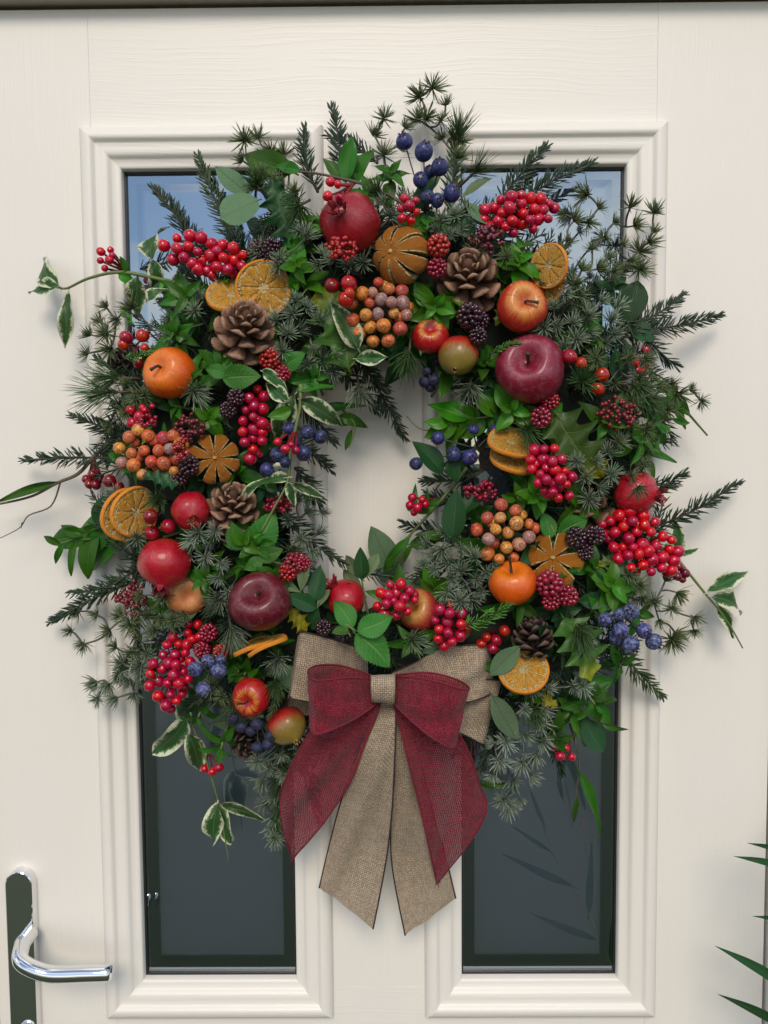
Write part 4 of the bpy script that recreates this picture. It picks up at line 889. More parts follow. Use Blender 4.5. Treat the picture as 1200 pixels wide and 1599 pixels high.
for i in range(44):
    a = 2 * PI * (i + rq.uniform(-.3, .3)) / 44; q = rq.uniform(385, 428); c = (HC[0] + q * math.cos(a), HC[1] + q * math.sin(a))
    if 400 < c[0] < 800 and c[1] > 900: continue
    if i % 3 == 0:
        larch((HC[0] + (q - 60) * math.cos(a), HC[1] + (q - 60) * math.sin(a)), [(HC[0] + (q + rq.uniform(-35, 35)) * math.cos(a + b), HC[1] + (q + rq.uniform(-35, 35)) * math.sin(a + b)) for b in (-.09, -.05, 0, .04, .09)], rq.choice(('larch', 'larch_olive', 'larch_frost')), r=22)
    else: rosette(c, rq.uniform(38, 52), 7, (math.cos(a) * .8, -math.sin(a) * .8, .7), key=('mid', 'green', 'dark')[i % 3], d=rd(*c) + .004)
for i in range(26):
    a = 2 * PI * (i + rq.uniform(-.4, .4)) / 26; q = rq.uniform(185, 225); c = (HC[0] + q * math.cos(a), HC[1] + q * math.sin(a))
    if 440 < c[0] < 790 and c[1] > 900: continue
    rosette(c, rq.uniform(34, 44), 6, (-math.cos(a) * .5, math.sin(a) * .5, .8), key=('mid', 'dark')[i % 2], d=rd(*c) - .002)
# drawn leafy sprigs
branchlet([(220, 800), (150, 830), (90, 850)], [((210, 800), (165, 765)), ((195, 805), (140, 792)), ((180, 815), (112, 805)), ((160, 822), (115, 842), None), ((140, 832), (66, 848)), ((130, 838), (95, 815)), ((150, 830), (128, 905)), ((118, 845), (105, 900), 'lance'), ((170, 825), (120, 868)), ((180, 820), (125, 895)), ((190, 815), (180, 770)), ((100, 848), (85, 885), 'lance'), ((215, 820), (150, 850)), ((95, 850), (68, 838))], .045, 'mid', dend=.035)
branchlet([(800, 648), (730, 655), (665, 672), (635, 650)], [((775, 650), (745, 612)), ((760, 652), (795, 622)), ((745, 653), (690, 640)), ((735, 655), (672, 622)), ((730, 656), (690, 690)), ((715, 660), (662, 683)), ((780, 652), (760, 680)), ((778, 645), (835, 640)), ((700, 662), (668, 655)), ((757, 652), (715, 685)), ((750, 652), (722, 632))], .085, 'green', dend=.05)
branchlet([(535, 640), (555, 665), (545, 700)], [((520, 660), (562, 655), 'lance'), ((530, 650), (568, 665), 'mid'), ((550, 670), (540, 705), 'lance'), ((500, 640), (565, 620), 'lance')], .05, 'lance')
branchlet([(520, 270), (530, 290)], [((540, 285), (548, 212)), ((550, 290), (570, 222)), ((535, 280), (505, 245)), ((560, 280), (540, 230))], .075, 'mid')
branchlet([(575, 960), (567, 915), (562, 880)], [((567, 905), (538, 868)), ((567, 905), (590, 865)), ((565, 905), (562, 856), 'dark'), ((570, 930), (535, 890), 'sage')], .065, 'sage')
branchlet([(480, 935), (470, 910)], [((470, 925), (430, 905)), ((470, 925), (482, 880)), ((490, 940), (500, 882), 'dark'), ((495, 950), (445, 930), 'dark'), ((498, 945), (482, 985), 'darkround'), ((495, 950), (515, 920))], .105, 'sage')
branchlet([(555, 985), (540, 975), (548, 995)], [((552, 980), (522, 938)), ((558, 985), (612, 962)), ((556, 990), (610, 1042)), ((545, 985), (520, 985))], .125, 'mint', name='mint_sprig')
branchlet([(420, 1020), (360, 590), (350, 585)][1:], [((348, 590), (405, 588)), ((355, 585), (320, 575)), ((360, 580), (352, 555))], .118, 'mint', name='mint_sprig')
branchlet([(340, 840), (430, 878), (460, 880)], [((390, 862), (430, 800)), ((400, 868), (440, 860)), ((380, 858), (360, 815)), ((410, 870), (382, 890))], .105, 'mint', mat='twig', name='mint_sprig')
branchlet([(860, 820), (880, 860)], [((865, 850), (895, 885)), ((860, 840), (850, 800)), ((870, 835), (920, 812)), ((880, 850), (840, 870))], .10, 'mint', name='mint_sprig')
branchlet([(450, 560), (440, 575)], [((440, 575), (475, 552))], .11, 'mint', name='mint_sprig')
branchlet([(1000, 640), (1050, 640), (1075, 660)], [((1000, 650), (1060, 625)), ((1010, 660), (1045, 640)), ((1030, 640), (1070, 625)), ((1020, 665), (1045, 700)), ((1040, 660), (1035, 690), 'lance'), ((985, 690), (1010, 735)), ((1000, 700), (1065, 712), 'lance'), ((1010, 720), (1030, 745)), ((1050, 655), (1085, 660), 'lance'), ((970, 680), (985, 710), 'green')], .065, 'mid')
branchlet([(885, 1060), (895, 1110), (900, 1170)], [((893, 1115), (928, 1168), 'green'), ((905, 1115), (945, 1175), 'darkround'), ((885, 1130), (845, 1165), 'dark'), ((940, 1130), (980, 1145), 'lance'), ((895, 1050), (885, 1020), 'green'), ((930, 1080), (975, 1100), 'lance'), ((915, 1100), (965, 1130), 'mid'), ((900, 1080), (960, 1060), 'mid')], .055, 'mid', mat='twig_green')
# single large leaves
for k, a, b, d, nm in [('darkround', (980, 515), (998, 437), .055, None), ('darkround', (978, 500), (1022, 532), .06, None), ('darkround', (960, 540), (968, 596), .07, None), ('eucaround', (404, 312), (344, 338), .105, None), ('euca', (390, 305), (336, 258), .07, None),
                       ('sage', (720, 310), (768, 276), .085, 'eucalyptus_leaf'), ('euca', (725, 315), (765, 345), .095, None), ('dark', (700, 330), (742, 370), .10, None), ('dark', (705, 842), (712, 764), .098, None), ('dark', (692, 740), (645, 688), .08, None), ('darkround', (715, 755), (705, 715), .085, None),
                       ('euca', (768, 1085), (810, 1155), .10, None), ('euca', (765, 1055), (812, 1010), .105, None), ('euca', (686, 955), (628, 905), .07, None), ('euca', (615, 905), (580, 822), .02, None), ('sage', (622, 895), (632, 845), .018, 'eucalyptus_leaf'), ('euca', (1000, 905), (945, 880), .085, None),
                       ('euca', (955, 850), (985, 905), .085, None), ('euca', (1000, 860), (965, 830), .06, None), ('euca', (310, 955), (240, 975), .085, None), ('sage', (250, 860), (205, 845), .08, None), ('yellow', (215, 850), (262, 820), .075, None), ('dark', (150, 820), (180, 765), .05, None),
                       ('dark', (760, 760), (720, 805), .09, None), ('dark', (860, 430), (885, 420), .10, None), ('mid', (460, 270), (373, 228), .06, None), ('dark', (665, 300), (690, 250), .07, None), ('dark', (650, 330), (668, 275), .085, None), ('euca', (480, 1075), (425, 1040), .09, None),
                       ('dark', (350, 1050), (440, 1040), .075, None), ('euca', (330, 1130), (400, 1120), .045, None), ('dark', (300, 1040), (330, 1090), .05, None), ('euca', (905, 935), (860, 905), .09, None), ('dark', (905, 940), (960, 930), .09, None), ('dark', (640, 560), (600, 600), .05, None),
                       ('dark', (790, 1130), (740, 1120), .06, None), ('lance', (745, 1222), (800, 1225), .03, None), ('dark', (225, 600), (235, 640), .08, None), ('dark', (195, 600), (245, 660), .065, None), ('euca', (700, 1000), (660, 1020), .09, None), ('sage', (735, 560), (780, 600), .07, None)]:
    leaf(wreath, k, a, b, d, d + .008, name=nm)
for k, a, b, d in [('hollydark', (455, 375), (420, 275), .085), ('holly', (545, 575), (502, 440), .105), ('holly', (868, 645), (948, 745), .115), ('holly', (880, 965), (930, 1065), .10), ('yellow', (478, 985), (448, 945), .10), ('yellow', (830, 1080), (872, 1102), .075), ('hollydark', (280, 755), (225, 738), .12),
                   ('holly', (800, 470), (775, 500), .09), ('hollydark', (420, 350), (475, 330), .07), ('holly', (540, 540), (540, 580), .09), ('holly', (970, 860), (935, 880), .085), ('hollydark', (250, 640), (190, 635), .05), ('holly', (960, 620), (1005, 640), .075)]:
    leaf(wreath, k, a, b, d, d + .01, wide=1.15)
for a, b, d in [((555, 560), (605, 555), .11), ((560, 545), (520, 470), .115), ((410, 580), (448, 605), .12), ((445, 625), (420, 680), .115), ((230, 470), (255, 440), .09)]: leaf(wreath, 'var', a, b, d, d + .006)
# trailing vines
branchlet([(330, 452), (260, 438), (190, 425), (140, 434), (105, 450), (92, 448)], [((92, 448), (40, 395), 'var'), ((95, 450), (38, 440), 'var'), ((107, 455), (97, 540), 'varlance'), ((237, 405), (232, 338), 'var'), ((240, 405), (242, 460), 'var'), ((215, 430), (205, 495), 'var'), ((200, 425), (188, 400), 'mid'), ((185, 428), (210, 445), 'green'), ((250, 440), (280, 470), 'green'), ((265, 440), (230, 470), 'dark'), ((270, 440), (330, 440), 'var'), ((300, 448), (330, 470), 'mid')], .07, 'var', stemr=.0022, name='ivy_vine', dend=.04, label='vine with white-edged leaves reaching out to the left')
branchlet([(205, 660), (150, 710), (122, 740), (88, 755), (50, 775), (0, 787), (-25, 790)], [((90, 752), (-12, 786), 'lance', .5), ((175, 690), (165, 735), 'mid'), ((190, 680), (160, 668), 'dark')], .06, 'lance', stemr=.0022, mat='twig', name='ivy_vine', dend=.035, label='brown vine running off the left edge')
branchlet([(95, 752), (80, 790), (45, 805), (30, 825), (-10, 845)], [((36, 815), (33, 826), 'lance')], .04, 'lance', stemr=.0009, mat='twig', name='ivy_tendril')
branchlet([(470, 600), (468, 640), (455, 700), (450, 750), (430, 790), (408, 830)], [((450, 630), (415, 590), 'var'), ((462, 615), (435, 670), 'var'), ((470, 625), (535, 660), 'var'), ((450, 745), (365, 755), 'varlance'), ((450, 755), (462, 790), 'var'), ((455, 755), (508, 778), 'varlance'), ((480, 600), (500, 620), 'mid'), ((462, 610), (520, 590), 'lance'), ((455, 640), (420, 650), 'green')], .125, 'var', stemr=.0020, mat='twig_green', name='ivy_vine', label='vine with white-edged leaves hanging inside the left of the hole')
branchlet([(730, 730), (690, 780), (650, 825), (620, 860), (612, 900)], [((640, 840), (605, 880), 'lance'), ((625, 850), (598, 905), 'lance'), ((680, 790), (640, 800), 'mid'), ((655, 835), (725, 835), 'lance'), ((640, 850), (690, 840), 'mid'), ((690, 780), (655, 795), 'lance'), ((645, 800), (648, 760), 'lance'), ((665, 790), (668, 762), 'lance'), ((645, 850), (628, 880), 'lance')], .07, 'lance', stemr=.0019, mat='twig_green', name='ivy_vine', dend=.04, label='green vine crossing the right of the hole')
branchlet([(1040, 850), (1068, 885), (1100, 925), (1125, 955), (1145, 985), (1160, 1012)], [((1105, 925), (1180, 880), 'varlance'), ((1112, 932), (1187, 948), 'var', .8), ((1122, 945), (1150, 1000), 'varlance'), ((1060, 860), (1055, 815), 'var'), ((1055, 865), (1095, 855), 'varlance'), ((1045, 850), (1030, 890), 'var')], .055, 'var', stemr=.0016, mat='twig_green', name='ivy_vine', dend=.035, label='vine with notched leaves trailing out to the lower right')
branchlet([(290, 1090), (300, 1130), (320, 1180), (338, 1240), (345, 1270), (358, 1348)], [((292, 1120), (238, 1200), 'var'), ((295, 1145), (318, 1215), 'var'), ((340, 1255), (332, 1322), 'var'), ((342, 1258), (358, 1325), 'var'), ((342, 1255), (418, 1282), 'varlance', .7), ((300, 1130), (270, 1095), 'var'), ((285, 1065), (330, 1100), 'var')], .05, 'var', stemr=.0013, mat='twig_green', name='ivy_vine', dend=.03, label='vine with white-edged leaves hanging at the lower left')
branchlet([(890, 1130), (905, 1190), (900, 1240), (908, 1270), (915, 1330)], [((905, 1205), (962, 1308), 'lance', .55), ((903, 1245), (896, 1295), 'lance', .6)], .045, 'lance', stemr=.0010, mat='twig', name='ivy_vine', dend=.02, label='thin vine with a long green leaf at the lower right')
branchlet([(1005, 575), (1040, 605), (1070, 640), (1105, 680)], [((1030, 595), (1085, 650), 'lance', 1.2), ((1045, 600), (1078, 665), 'lance')], .05, 'lance', stemr=.0022, mat='twig_green', name='ivy_vine', dend=.04, label='green vine trailing out at the right')
branchlet([(640, 325), (590, 295), (530, 278), (470, 268), (420, 275)], [((470, 268), (430, 252), 'mid')], .105, 'mid', stemr=.0018, mat='twig', name='ivy_vine', dend=.06, label='bare vine stem curving over the top pomegranate')
# ------------------------------------------------------------------ decorations
pomegranate((547, 350), 47, (-.34, .40, .85), 'pom_dark', 'dark red pomegranate at the top with its crown facing out', crown='crown', open_=.45, size=.95)
apple((815, 480), 39, (.25, .35, .9), 'apple_yellow', 'yellow apple with red blush above the big crimson apple', stem=.4, stemlean=(.25, .1), d=.112)
apple((829, 577), 54, (-.15, .45, .85), 'apple_pink', 'large dusty crimson apple on the right side', stem=.5, dim=.5)
apple((672, 525), 28, (0, .5, .8), 'apple_red', 'small red apple under the frosted berries at the top', stem=0, d=.095)
pomegranate((716, 555), 31, (-.15, -.65, .75), 'pom_green', 'yellow green pomegranate with red top under the blackberries', crown='crown_gold', open_=.2, size=.5)
apple((266, 583), 41, (-.55, .35, .75), 'apple_orange', 'orange apple on the left with a thick brown stem', stem=.5, stemlean=(.0, .2))
pomegranate((298, 797), 30, (.12, -.45, .9), 'pom', 'small red pomegranate beside the left lower pine cone', crown='crown', open_=.25, size=1.1, stam='crown_gold')
pomegranate((257, 878), 41, (-.12, -.9, .35), 'pom', 'large red pomegranate with its crown pointing down at the left', open_=.4, size=1.0)
apple((290, 925), 36, (.1, -.2, .8), 'apple_peach', 'peach coloured apple half hidden below the large left pomegranate', stem=0, d=.08)
apple((407, 940), 49, (-.2, .45, .85), 'apple_burg', 'large dark burgundy apple left of the bow', stem=.2, d=.118, dim=.5)
pomegranate((540, 935), 31, (-.6, .65, .4), 'pom', 'small red pomegranate at the foot of the hole', open_=.6, size=1.2, d=.085, stam='crown')
apple((655, 953), 34, (-.5, .3, .8), 'apple_blush', 'red and yellow apple between two red berry clusters above the bow', stem=0, d=.085)
apple((801, 911), 38, (-.1, .75, .6), 'apple_orange', 'orange apple on the right with an upright stem', stem=.75, stemlean=(-.05, .0))
pomegranate((992, 770), 35, (.95, -.1, .35), 'pom', 'red pomegranate at the far right with its crown pointing right', open_=.55, size=1.1, d=.085)
apple((393, 1088), 31, (-.35, -.3, .88), 'apple_red', 'shiny red apple with yellow dimple at the lower left', stem=.95, stemlean=(-.2, .1), d=.095)
pomegranate((448, 1133), 31, (.45, -.75, .5), 'pom_green', 'red and green pomegranate touching the left edge of the bow', crown='crown_gold', open_=.15, size=.6, d=.09)
dried_orange((627, 398), 46, (-.45, .15, .85), 'whole dried orange with slits in its peel at the top', spin=.3, gap=.16)
dried_orange((336, 716), 40, (0, .05, 1), 'dried slit orange facing out like a star on the left', spin=.5, gap=.26, flat=.55)
dried_orange((866, 873), 46, (-.1, .1, 1), 'opened dried orange beside the right orange apple', spin=.2, ns=6, gap=.34, flat=.5, d=.10)
oslice((362, 462), 39, (-.05, .85, .6), 'tipped orange slice behind the upper left pine cone', d=.104, spin=.3)
oslice((412, 450), 43, (.1, .15, 1), 'dried orange slice facing out right of the upper left pine cone', d=.100, spin=.8)
oslice((858, 415), 34, (-.55, .1, .8), 'dried orange slice at the upper right behind green leaves', d=.105)
oslice((850, 445), 32, (-.3, .1, .9), 'dark dried orange slice half hidden behind the yellow apple', d=.088)
oslice((212, 800), 41, (.55, -.12, .85), 'front one of two dried orange slices at the left edge', d=.104, spin=.2)
oslice((197, 804), 42, (.55, -.12, .85), 'rear one of two dried orange slices at the left edge', d=.093, spin=.5)
oslice((418, 1007), 34, (-.42, .9, .10), 'front orange slice seen on edge under the burgundy apple', d=.122)
oslice((397, 1008), 34, (-.32, .9, .14), 'rear orange slice seen on edge under the burgundy apple', d=.112)
oslice((797, 692), 36, (.35, .75, .55), 'upper one of two tilted orange slices on the right', d=.100)
oslice((802, 716), 37, (.35, .72, .6), 'lower one of two tilted orange slices on the right', d=.092)
oslice((818, 1046), 41, (.05, .42, .9), 'dried orange slice at the right end of the bow', d=.105, spin=.3)
cone((384, 512), 52, (.08, .62, .78), 'brown pine cone below the orange slices at the upper left', d=.118)
cone((363, 788), 45, (.05, .58, .8), 'brown pine cone beside the small pomegranate at the left')
cone((733, 432), 53, (-.05, .58, .8), 'brown pine cone below the red berries at the upper right')
cone((832, 992), 37, (-.1, .9, .3), 'dark pine cone behind the orange slice at the lower right', 'cone_dark', open_=.75, d=.095)
cone((915, 797), 48, (-.2, .5, .8), 'reddish brown pine cone half hidden left of the right pomegranate', 'cone_red', d=.07, N=36)
cone((194, 568), 32, (-.5, .1, .7), 'dark pine cone tucked left of the orange apple', 'cone_dark', d=.055, N=36)
cone((390, 1158), 34, (0, -.4, .9), 'dark pine cone under the navy berries at the lower left', 'cone_dark', d=.055, N=36)
F = 'frosted_berry_cluster'
berries(blob(594, 487, 56, 58, 30, 9.8, 0, 5, big=True), 'frosted orange berry cluster under the whole dried orange at the top', 'b_frost', name=F, stem='twig')
berries(blob(238, 708, 64, 50, 32, 10.2, 10, 9, big=True), 'frosted orange berry cluster on the left edge', 'b_frost', name=F, stem='twig')
berries(blob(787, 830, 52, 54, 30, 9.8, 0, 2, big=True), 'frosted orange berry cluster above the right orange apple', 'b_frost', name=F, stem='twig')
B = berries
B(blob(320, 395, 74, 36, 35, 8.6, 10, 1), 'wide red berry cluster at the upper left'); B(blob(808, 334, 64, 38, 35, 8.6, -8, 2), 'wide red berry cluster at the upper right')
B(blob(398, 661, 27, 64, 27, 8.6, 5, 3), 'tall red berry cluster right of the slit orange on the left'); B(blob(266, 1048, 40, 66, 39, 8.6, 14, 4), 'hanging red berry cluster at the lower left', d=.085)
B(blob(618, 936, 40, 34, 23, 8.1, -15, 5), 'red berry cluster over the blushed apple above the bow', d=.11); B(blob(700, 975, 34, 44, 29, 8.6, 0, 6), 'red berry cluster above the right bow loop', d=.11)
B(blob(862, 738, 38, 56, 33, 8.6, -28, 7), 'red berry cluster below the large holly leaf on the right', d=.122); B(blob(1000, 848, 78, 50, 48, 9.0, 35, 8), 'long red berry cluster at the far right edge', d=.088)
B(blob(305, 985, 24, 22, 9, 7.7, 0, 21), 'small red berries above the hanging lower left cluster', d=.08)
B([(158, 393, 7), (173, 390, 5.5), (176, 399, 5.5), (171, 406, 7), (157, 407, 5.5), (164, 419, 5.5)], 'small red berries on the vine at the upper left', root=(200, 425), d=.05, stemr=.0013)
B([(516, 284, 7.5), (528, 288, 6), (512, 306, 8), (530, 309, 6.5), (518, 317, 6)], 'small red berries over the top pomegranate', root=(552, 288), d=.125, stemr=.0013)
B([(632, 310, 7.5), (650, 313, 5.5), (640, 321, 8), (626, 326, 6), (651, 331, 6), (628, 341, 7), (642, 344, 7.5)], 'small red berries right of the top pomegranate', root=(645, 330), d=.125)
B([(1010, 546, 8), (992, 566, 7), (1010, 567, 7.5), (995, 578, 6.5), (1005, 580, 7.5), (988, 552, 5)], 'small red berries below the fir at the upper right', root=(985, 552), d=.06)
B([(644, 777, 7), (640, 789, 7), (652, 793, 8), (659, 780, 6), (647, 800, 6), (664, 787, 7)], 'small red berries inside the right of the hole', root=(682, 780), d=.075, stemr=.0013)
B([(434, 690, 7), (446, 701, 7.5), (462, 703, 7), (455, 694, 5)], 'four red berries on red stems over the left blue berries', root=(462, 665), d=.14, stemr=.0012)
B([(867, 1165, 6.5), (875, 1180, 8), (893, 1182, 7), (884, 1168, 6)], 'small red berries hanging at the lower right', root=(890, 1150), d=.055, stemr=.0012)
B([(135, 748, 7), (140, 756, 8), (150, 757, 8), (157, 748, 7), (145, 742, 8), (152, 740, 6)], 'dark red berry bunch on the left vine', 'b_wine', root=(146, 715), d=.06, stemr=.0016)
B([(205, 640, 8), (218, 650, 9), (207, 660, 9), (226, 640, 5), (232, 650, 5), (222, 636, 5), (238, 634, 5), (228, 660, 5)], 'red berries above the left frosted cluster', root=(220, 668), d=.10)
B([(320, 1200, 7), (332, 1205, 7), (342, 1198, 8)], 'three red berries hanging below the lower left leaves', root=(325, 1175), d=.035)
B([(1060, 885, 8), (1070, 895, 8), (1058, 900, 7.5), (1048, 893, 7), (1066, 905, 6)], 'dark red berries at the end of the far right cluster', 'b_wine', root=(1050, 875), d=.06)
B([(788, 985, 9), (775, 1000, 9), (760, 995, 8), (770, 1012, 9), (752, 1005, 8)], 'dark red berries behind the right bow loop', 'b_cherry', root=(770, 985), d=.09)
B([(890, 557, 11.5), (908, 567, 9.5)], 'two red rosehips right of the large crimson apple', 'b_cherry', d=.115, name='rosehips'); B([(940, 585, 12), (934, 607, 10.5)], 'two red rosehips below the dark round leaf at the right', 'b_cherry', d=.105, name='rosehips')
B([(545, 443, 13), (540, 468, 12), (546, 458, 9, -.008)], 'bright red cherries left of the top frosted cluster', 'b_cherry', d=.13, name='cherries'); B([(519, 446, 12)], 'single wine red cherry beside the top frosted cluster', 'b_wine', d=.118, name='cherry', cat='cherry')
B([(263, 822, 11.5), (238, 832, 12)], 'two red cherries beside the left orange slices', 'b_cherry', d=.115, name='cherries'); B([(235, 807, 12)], 'wine red cherry on the front left orange slice', 'b_wine', d=.118, name='cherry', cat='cherry')
B([(223, 524, 11), (197, 527, 10.5), (193, 538, 9), (217, 567, 9), (226, 543, 7)], 'red rosehips above the left orange apple', 'b_cherry', d=.09, name='rosehips')
B([(171, 751, 11), (185, 760, 9)], 'wine red cherries at the left edge by the frosted cluster', 'b_wine', d=.075, name='cherries')
bl = lambda pts, lab, m='b_blue', **k: berries(pts, lab, m, name='blueberry_cluster', cat='blueberries', stem='twig_grey', stemr=.0009, calyx=True, **k)
bl([(632, 221, 13), (662, 237, 14.5), (687, 261, 13.5), (657, 281, 12), (668, 308, 11), (683, 313, 11), (706, 302, 13), (672, 268, 10, -.01)], 'blue berry spray at the top of the wreath', root=(665, 330), d=.095)
bl([(481, 675, 12), (501, 682, 11.5), (475, 708, 12.5), (434, 710, 12), (417, 733, 11.5), (452, 668, 10), (446, 722, 9), (462, 690, 11, -.01)], 'blue berry cluster left of the hole', root=(455, 700), d=.118)
bl([(709, 710, 12.5), (734, 714, 13), (650, 724, 10.5), (775, 672, 11), (684, 684, 11), (740, 670, 9)], 'blue berries right of the hole', root=(745, 700), d=.085)
bl([(945, 967, 12), (968, 960, 10), (985, 956, 13.5), (970, 984, 13.5), (962, 995, 12, -.006), (985, 1006, 14), (1006, 985, 13), (1021, 1002, 13.5)], 'iced blue berry cluster at the lower right', 'b_bluefrost', root=(970, 960), d=.105)
bl([(305, 1045, 12.5), (325, 1032, 11), (342, 1047, 13.5), (318, 1076, 12.5), (345, 1030, 9)], 'iced blue berries at the lower left', 'b_bluefrost', root=(335, 1020), d=.112)
bl([(664, 596, 10), (678, 594, 9), (672, 604, 9), (681, 565, 8), (667, 580, 7)], 'small navy berries at the top of the hole', 'b_navy', root=(680, 560), d=.075)
bl([(364, 1122, 9.5), (378, 1136, 9), (402, 1131, 10), (392, 1142, 8), (422, 1150, 10), (403, 1167, 10), (418, 1162, 9)], 'navy berry spray under the shiny red apple', 'b_navy', root=(400, 1120), d=.095)
brambles([(685, 384, 18), (683, 418, 16)], 'two raspberries between the whole dried orange and pine cone'); brambles([(421, 560, 17), (441, 583, 14)], 'two raspberries below the upper left pine cone')
brambles([(462, 878, 18), (450, 893, 15), (474, 880, 13)], 'raspberries above the burgundy apple'); brambles([(860, 627, 14), (845, 652, 17)], 'two raspberries below the large crimson apple')
brambles([(858, 912, 22), (886, 930, 17), (861, 938, 15)], 'three raspberries beside the right orange apple'); brambles([(326, 988, 15), (316, 1015, 14), (345, 1018, 13)], 'three raspberries above the lower left blue berries', d=.10)
brambles([(404, 388, 15), (424, 385, 14), (414, 398, 12)], 'blackberries beside the upper left red cluster', False, d=.095); brambles([(733, 493, 20), (750, 500, 15), (747, 524, 14)], 'blackberries left of the yellow apple', False)
brambles([(369, 620, 14), (357, 640, 14)], 'two blackberries left of the tall red cluster', False); brambles([(296, 727, 17), (279, 746, 15)], 'two blackberries beside the left frosted cluster', False)
brambles([(900, 839, 17), (930, 836, 16), (914, 861, 14)], 'three blackberries above the opened dried orange', False); brambles([(506, 980, 13), (537, 988, 14)], 'two blackberries above the left bow loop', False, d=.115)
sumac((533, 387), 24, 20, 'tiny red berries under the top pomegranate', d=.135); sumac((760, 372), 28, 24, 'dark red tiny berries under the upper right red cluster', True, 56)
sumac((965, 645), 34, 26, 'spray of tiny dark red berries at the right', True, 60, root=(930, 630)); sumac((205, 935), 24, 28, 'tiny dark red berries beside the large left pomegranate', True, 46, d=.07)
sumac((750, 768), 26, 18, 'tiny red berries left of the right frosted cluster', n=46); sumac((437, 788), 26, 14, 'tiny red berries under the hanging vine leaves', n=40); sumac((300, 668), 26, 22, 'tiny dark red berries above the left slit orange', True, 50)
sumac((283, 700), 16, 20, 'thin red berry spray over the left frosted cluster', n=26, r=3, d=.132); sumac((228, 655), 18, 14, 'tiny red berries at the top of the left frosted cluster', n=22, r=4)
# ------------------------------------------------------------------ bow
def weave_mat(name, c1, c2, pitch, hole, rough=.8, sheen=.2, lo=.0):
    t = NT(name); uv = t.n('UVMap').outputs[0]; sp = t.n('SeparateXYZ', {0: uv})
    wob = t.noise(uv, 40.0, 2); 
    u = t.math('DIVIDE', t.math('ADD', sp.outputs[0], t.math('MULTIPLY', t.math('SUBTRACT', wob, .5), pitch * .5)), pitch)
    v = t.math('DIVIDE', t.math('ADD', sp.outputs[1], t.math('MULTIPLY', t.math('SUBTRACT', t.noise(uv, 75.0, 3), .5), pitch * .5)), pitch)
    a = t.math('ABSOLUTE', t.math('SINE', t.math('MULTIPLY', u, PI))); b = t.math('ABSOLUTE', t.math('SINE', t.math('MULTIPLY', v, PI)))
    ck = t.math('MODULO', t.math('ADD', t.math('FLOOR', u), t.math('FLOOR', v)), 2.0)
    h = t.math('ADD', t.math('MULTIPLY', ck, a), t.math('MULTIPLY', t.math('SUBTRACT', 1.0, ck), b)); h2 = t.math('MAXIMUM', a, b)
    fu = t.noise(t.n('CombineXYZ', {0: t.math('FLOOR', u), 1: t.math('MULTIPLY', v, .12), 2: 3.0}).outputs[0], 1.7, 2); fv = t.noise(t.n('CombineXYZ', {0: t.math('MULTIPLY', u, .12), 1: t.math('FLOOR', v), 2: 9.0}).outputs[0], 1.7, 2)
    f = t.math('ADD', t.math('MULTIPLY', ck, fu), t.math('MULTIPLY', t.math('SUBTRACT', 1.0, ck), fv))
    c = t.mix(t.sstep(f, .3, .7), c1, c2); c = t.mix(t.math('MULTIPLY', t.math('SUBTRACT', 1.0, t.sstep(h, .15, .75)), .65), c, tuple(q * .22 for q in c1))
    p = t.pbsdf(Base_Color=c, Roughness=rough, Normal=t.bump(h, .0008, .9), Specular_IOR_Level=.2, Sheen_Weight=sheen)
    tl = t.n('MixShader', {0: .2, 1: p.outputs[0], 2: t.n('BsdfTranslucent', {'Color': c}).outputs[0]})
    al = t.math('SUBTRACT', 1.0, t.math('MULTIPLY', t.math('SUBTRACT', 1.0, t.sstep(h2, hole - .1, hole + .1)), 1.0))
    return t.done(t.n('MixShader', {0: al, 1: t.n('BsdfTransparent').outputs[0], 2: tl.outputs[0]}))
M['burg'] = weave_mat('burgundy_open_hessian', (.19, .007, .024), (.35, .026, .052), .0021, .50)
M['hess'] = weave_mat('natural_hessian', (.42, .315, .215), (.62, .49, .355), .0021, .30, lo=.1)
M['piping'] = simple('dark_wired_edge', (.035, .022, .022), .8, 0, .3, 300)
M['thread'] = simple('hessian_thread', (.5, .38, .27), .8, 0, .3, 300)
M['burg_edge'] = simple('burgundy_selvedge', (.16, .008, .022), .8, 0, .3, 300)
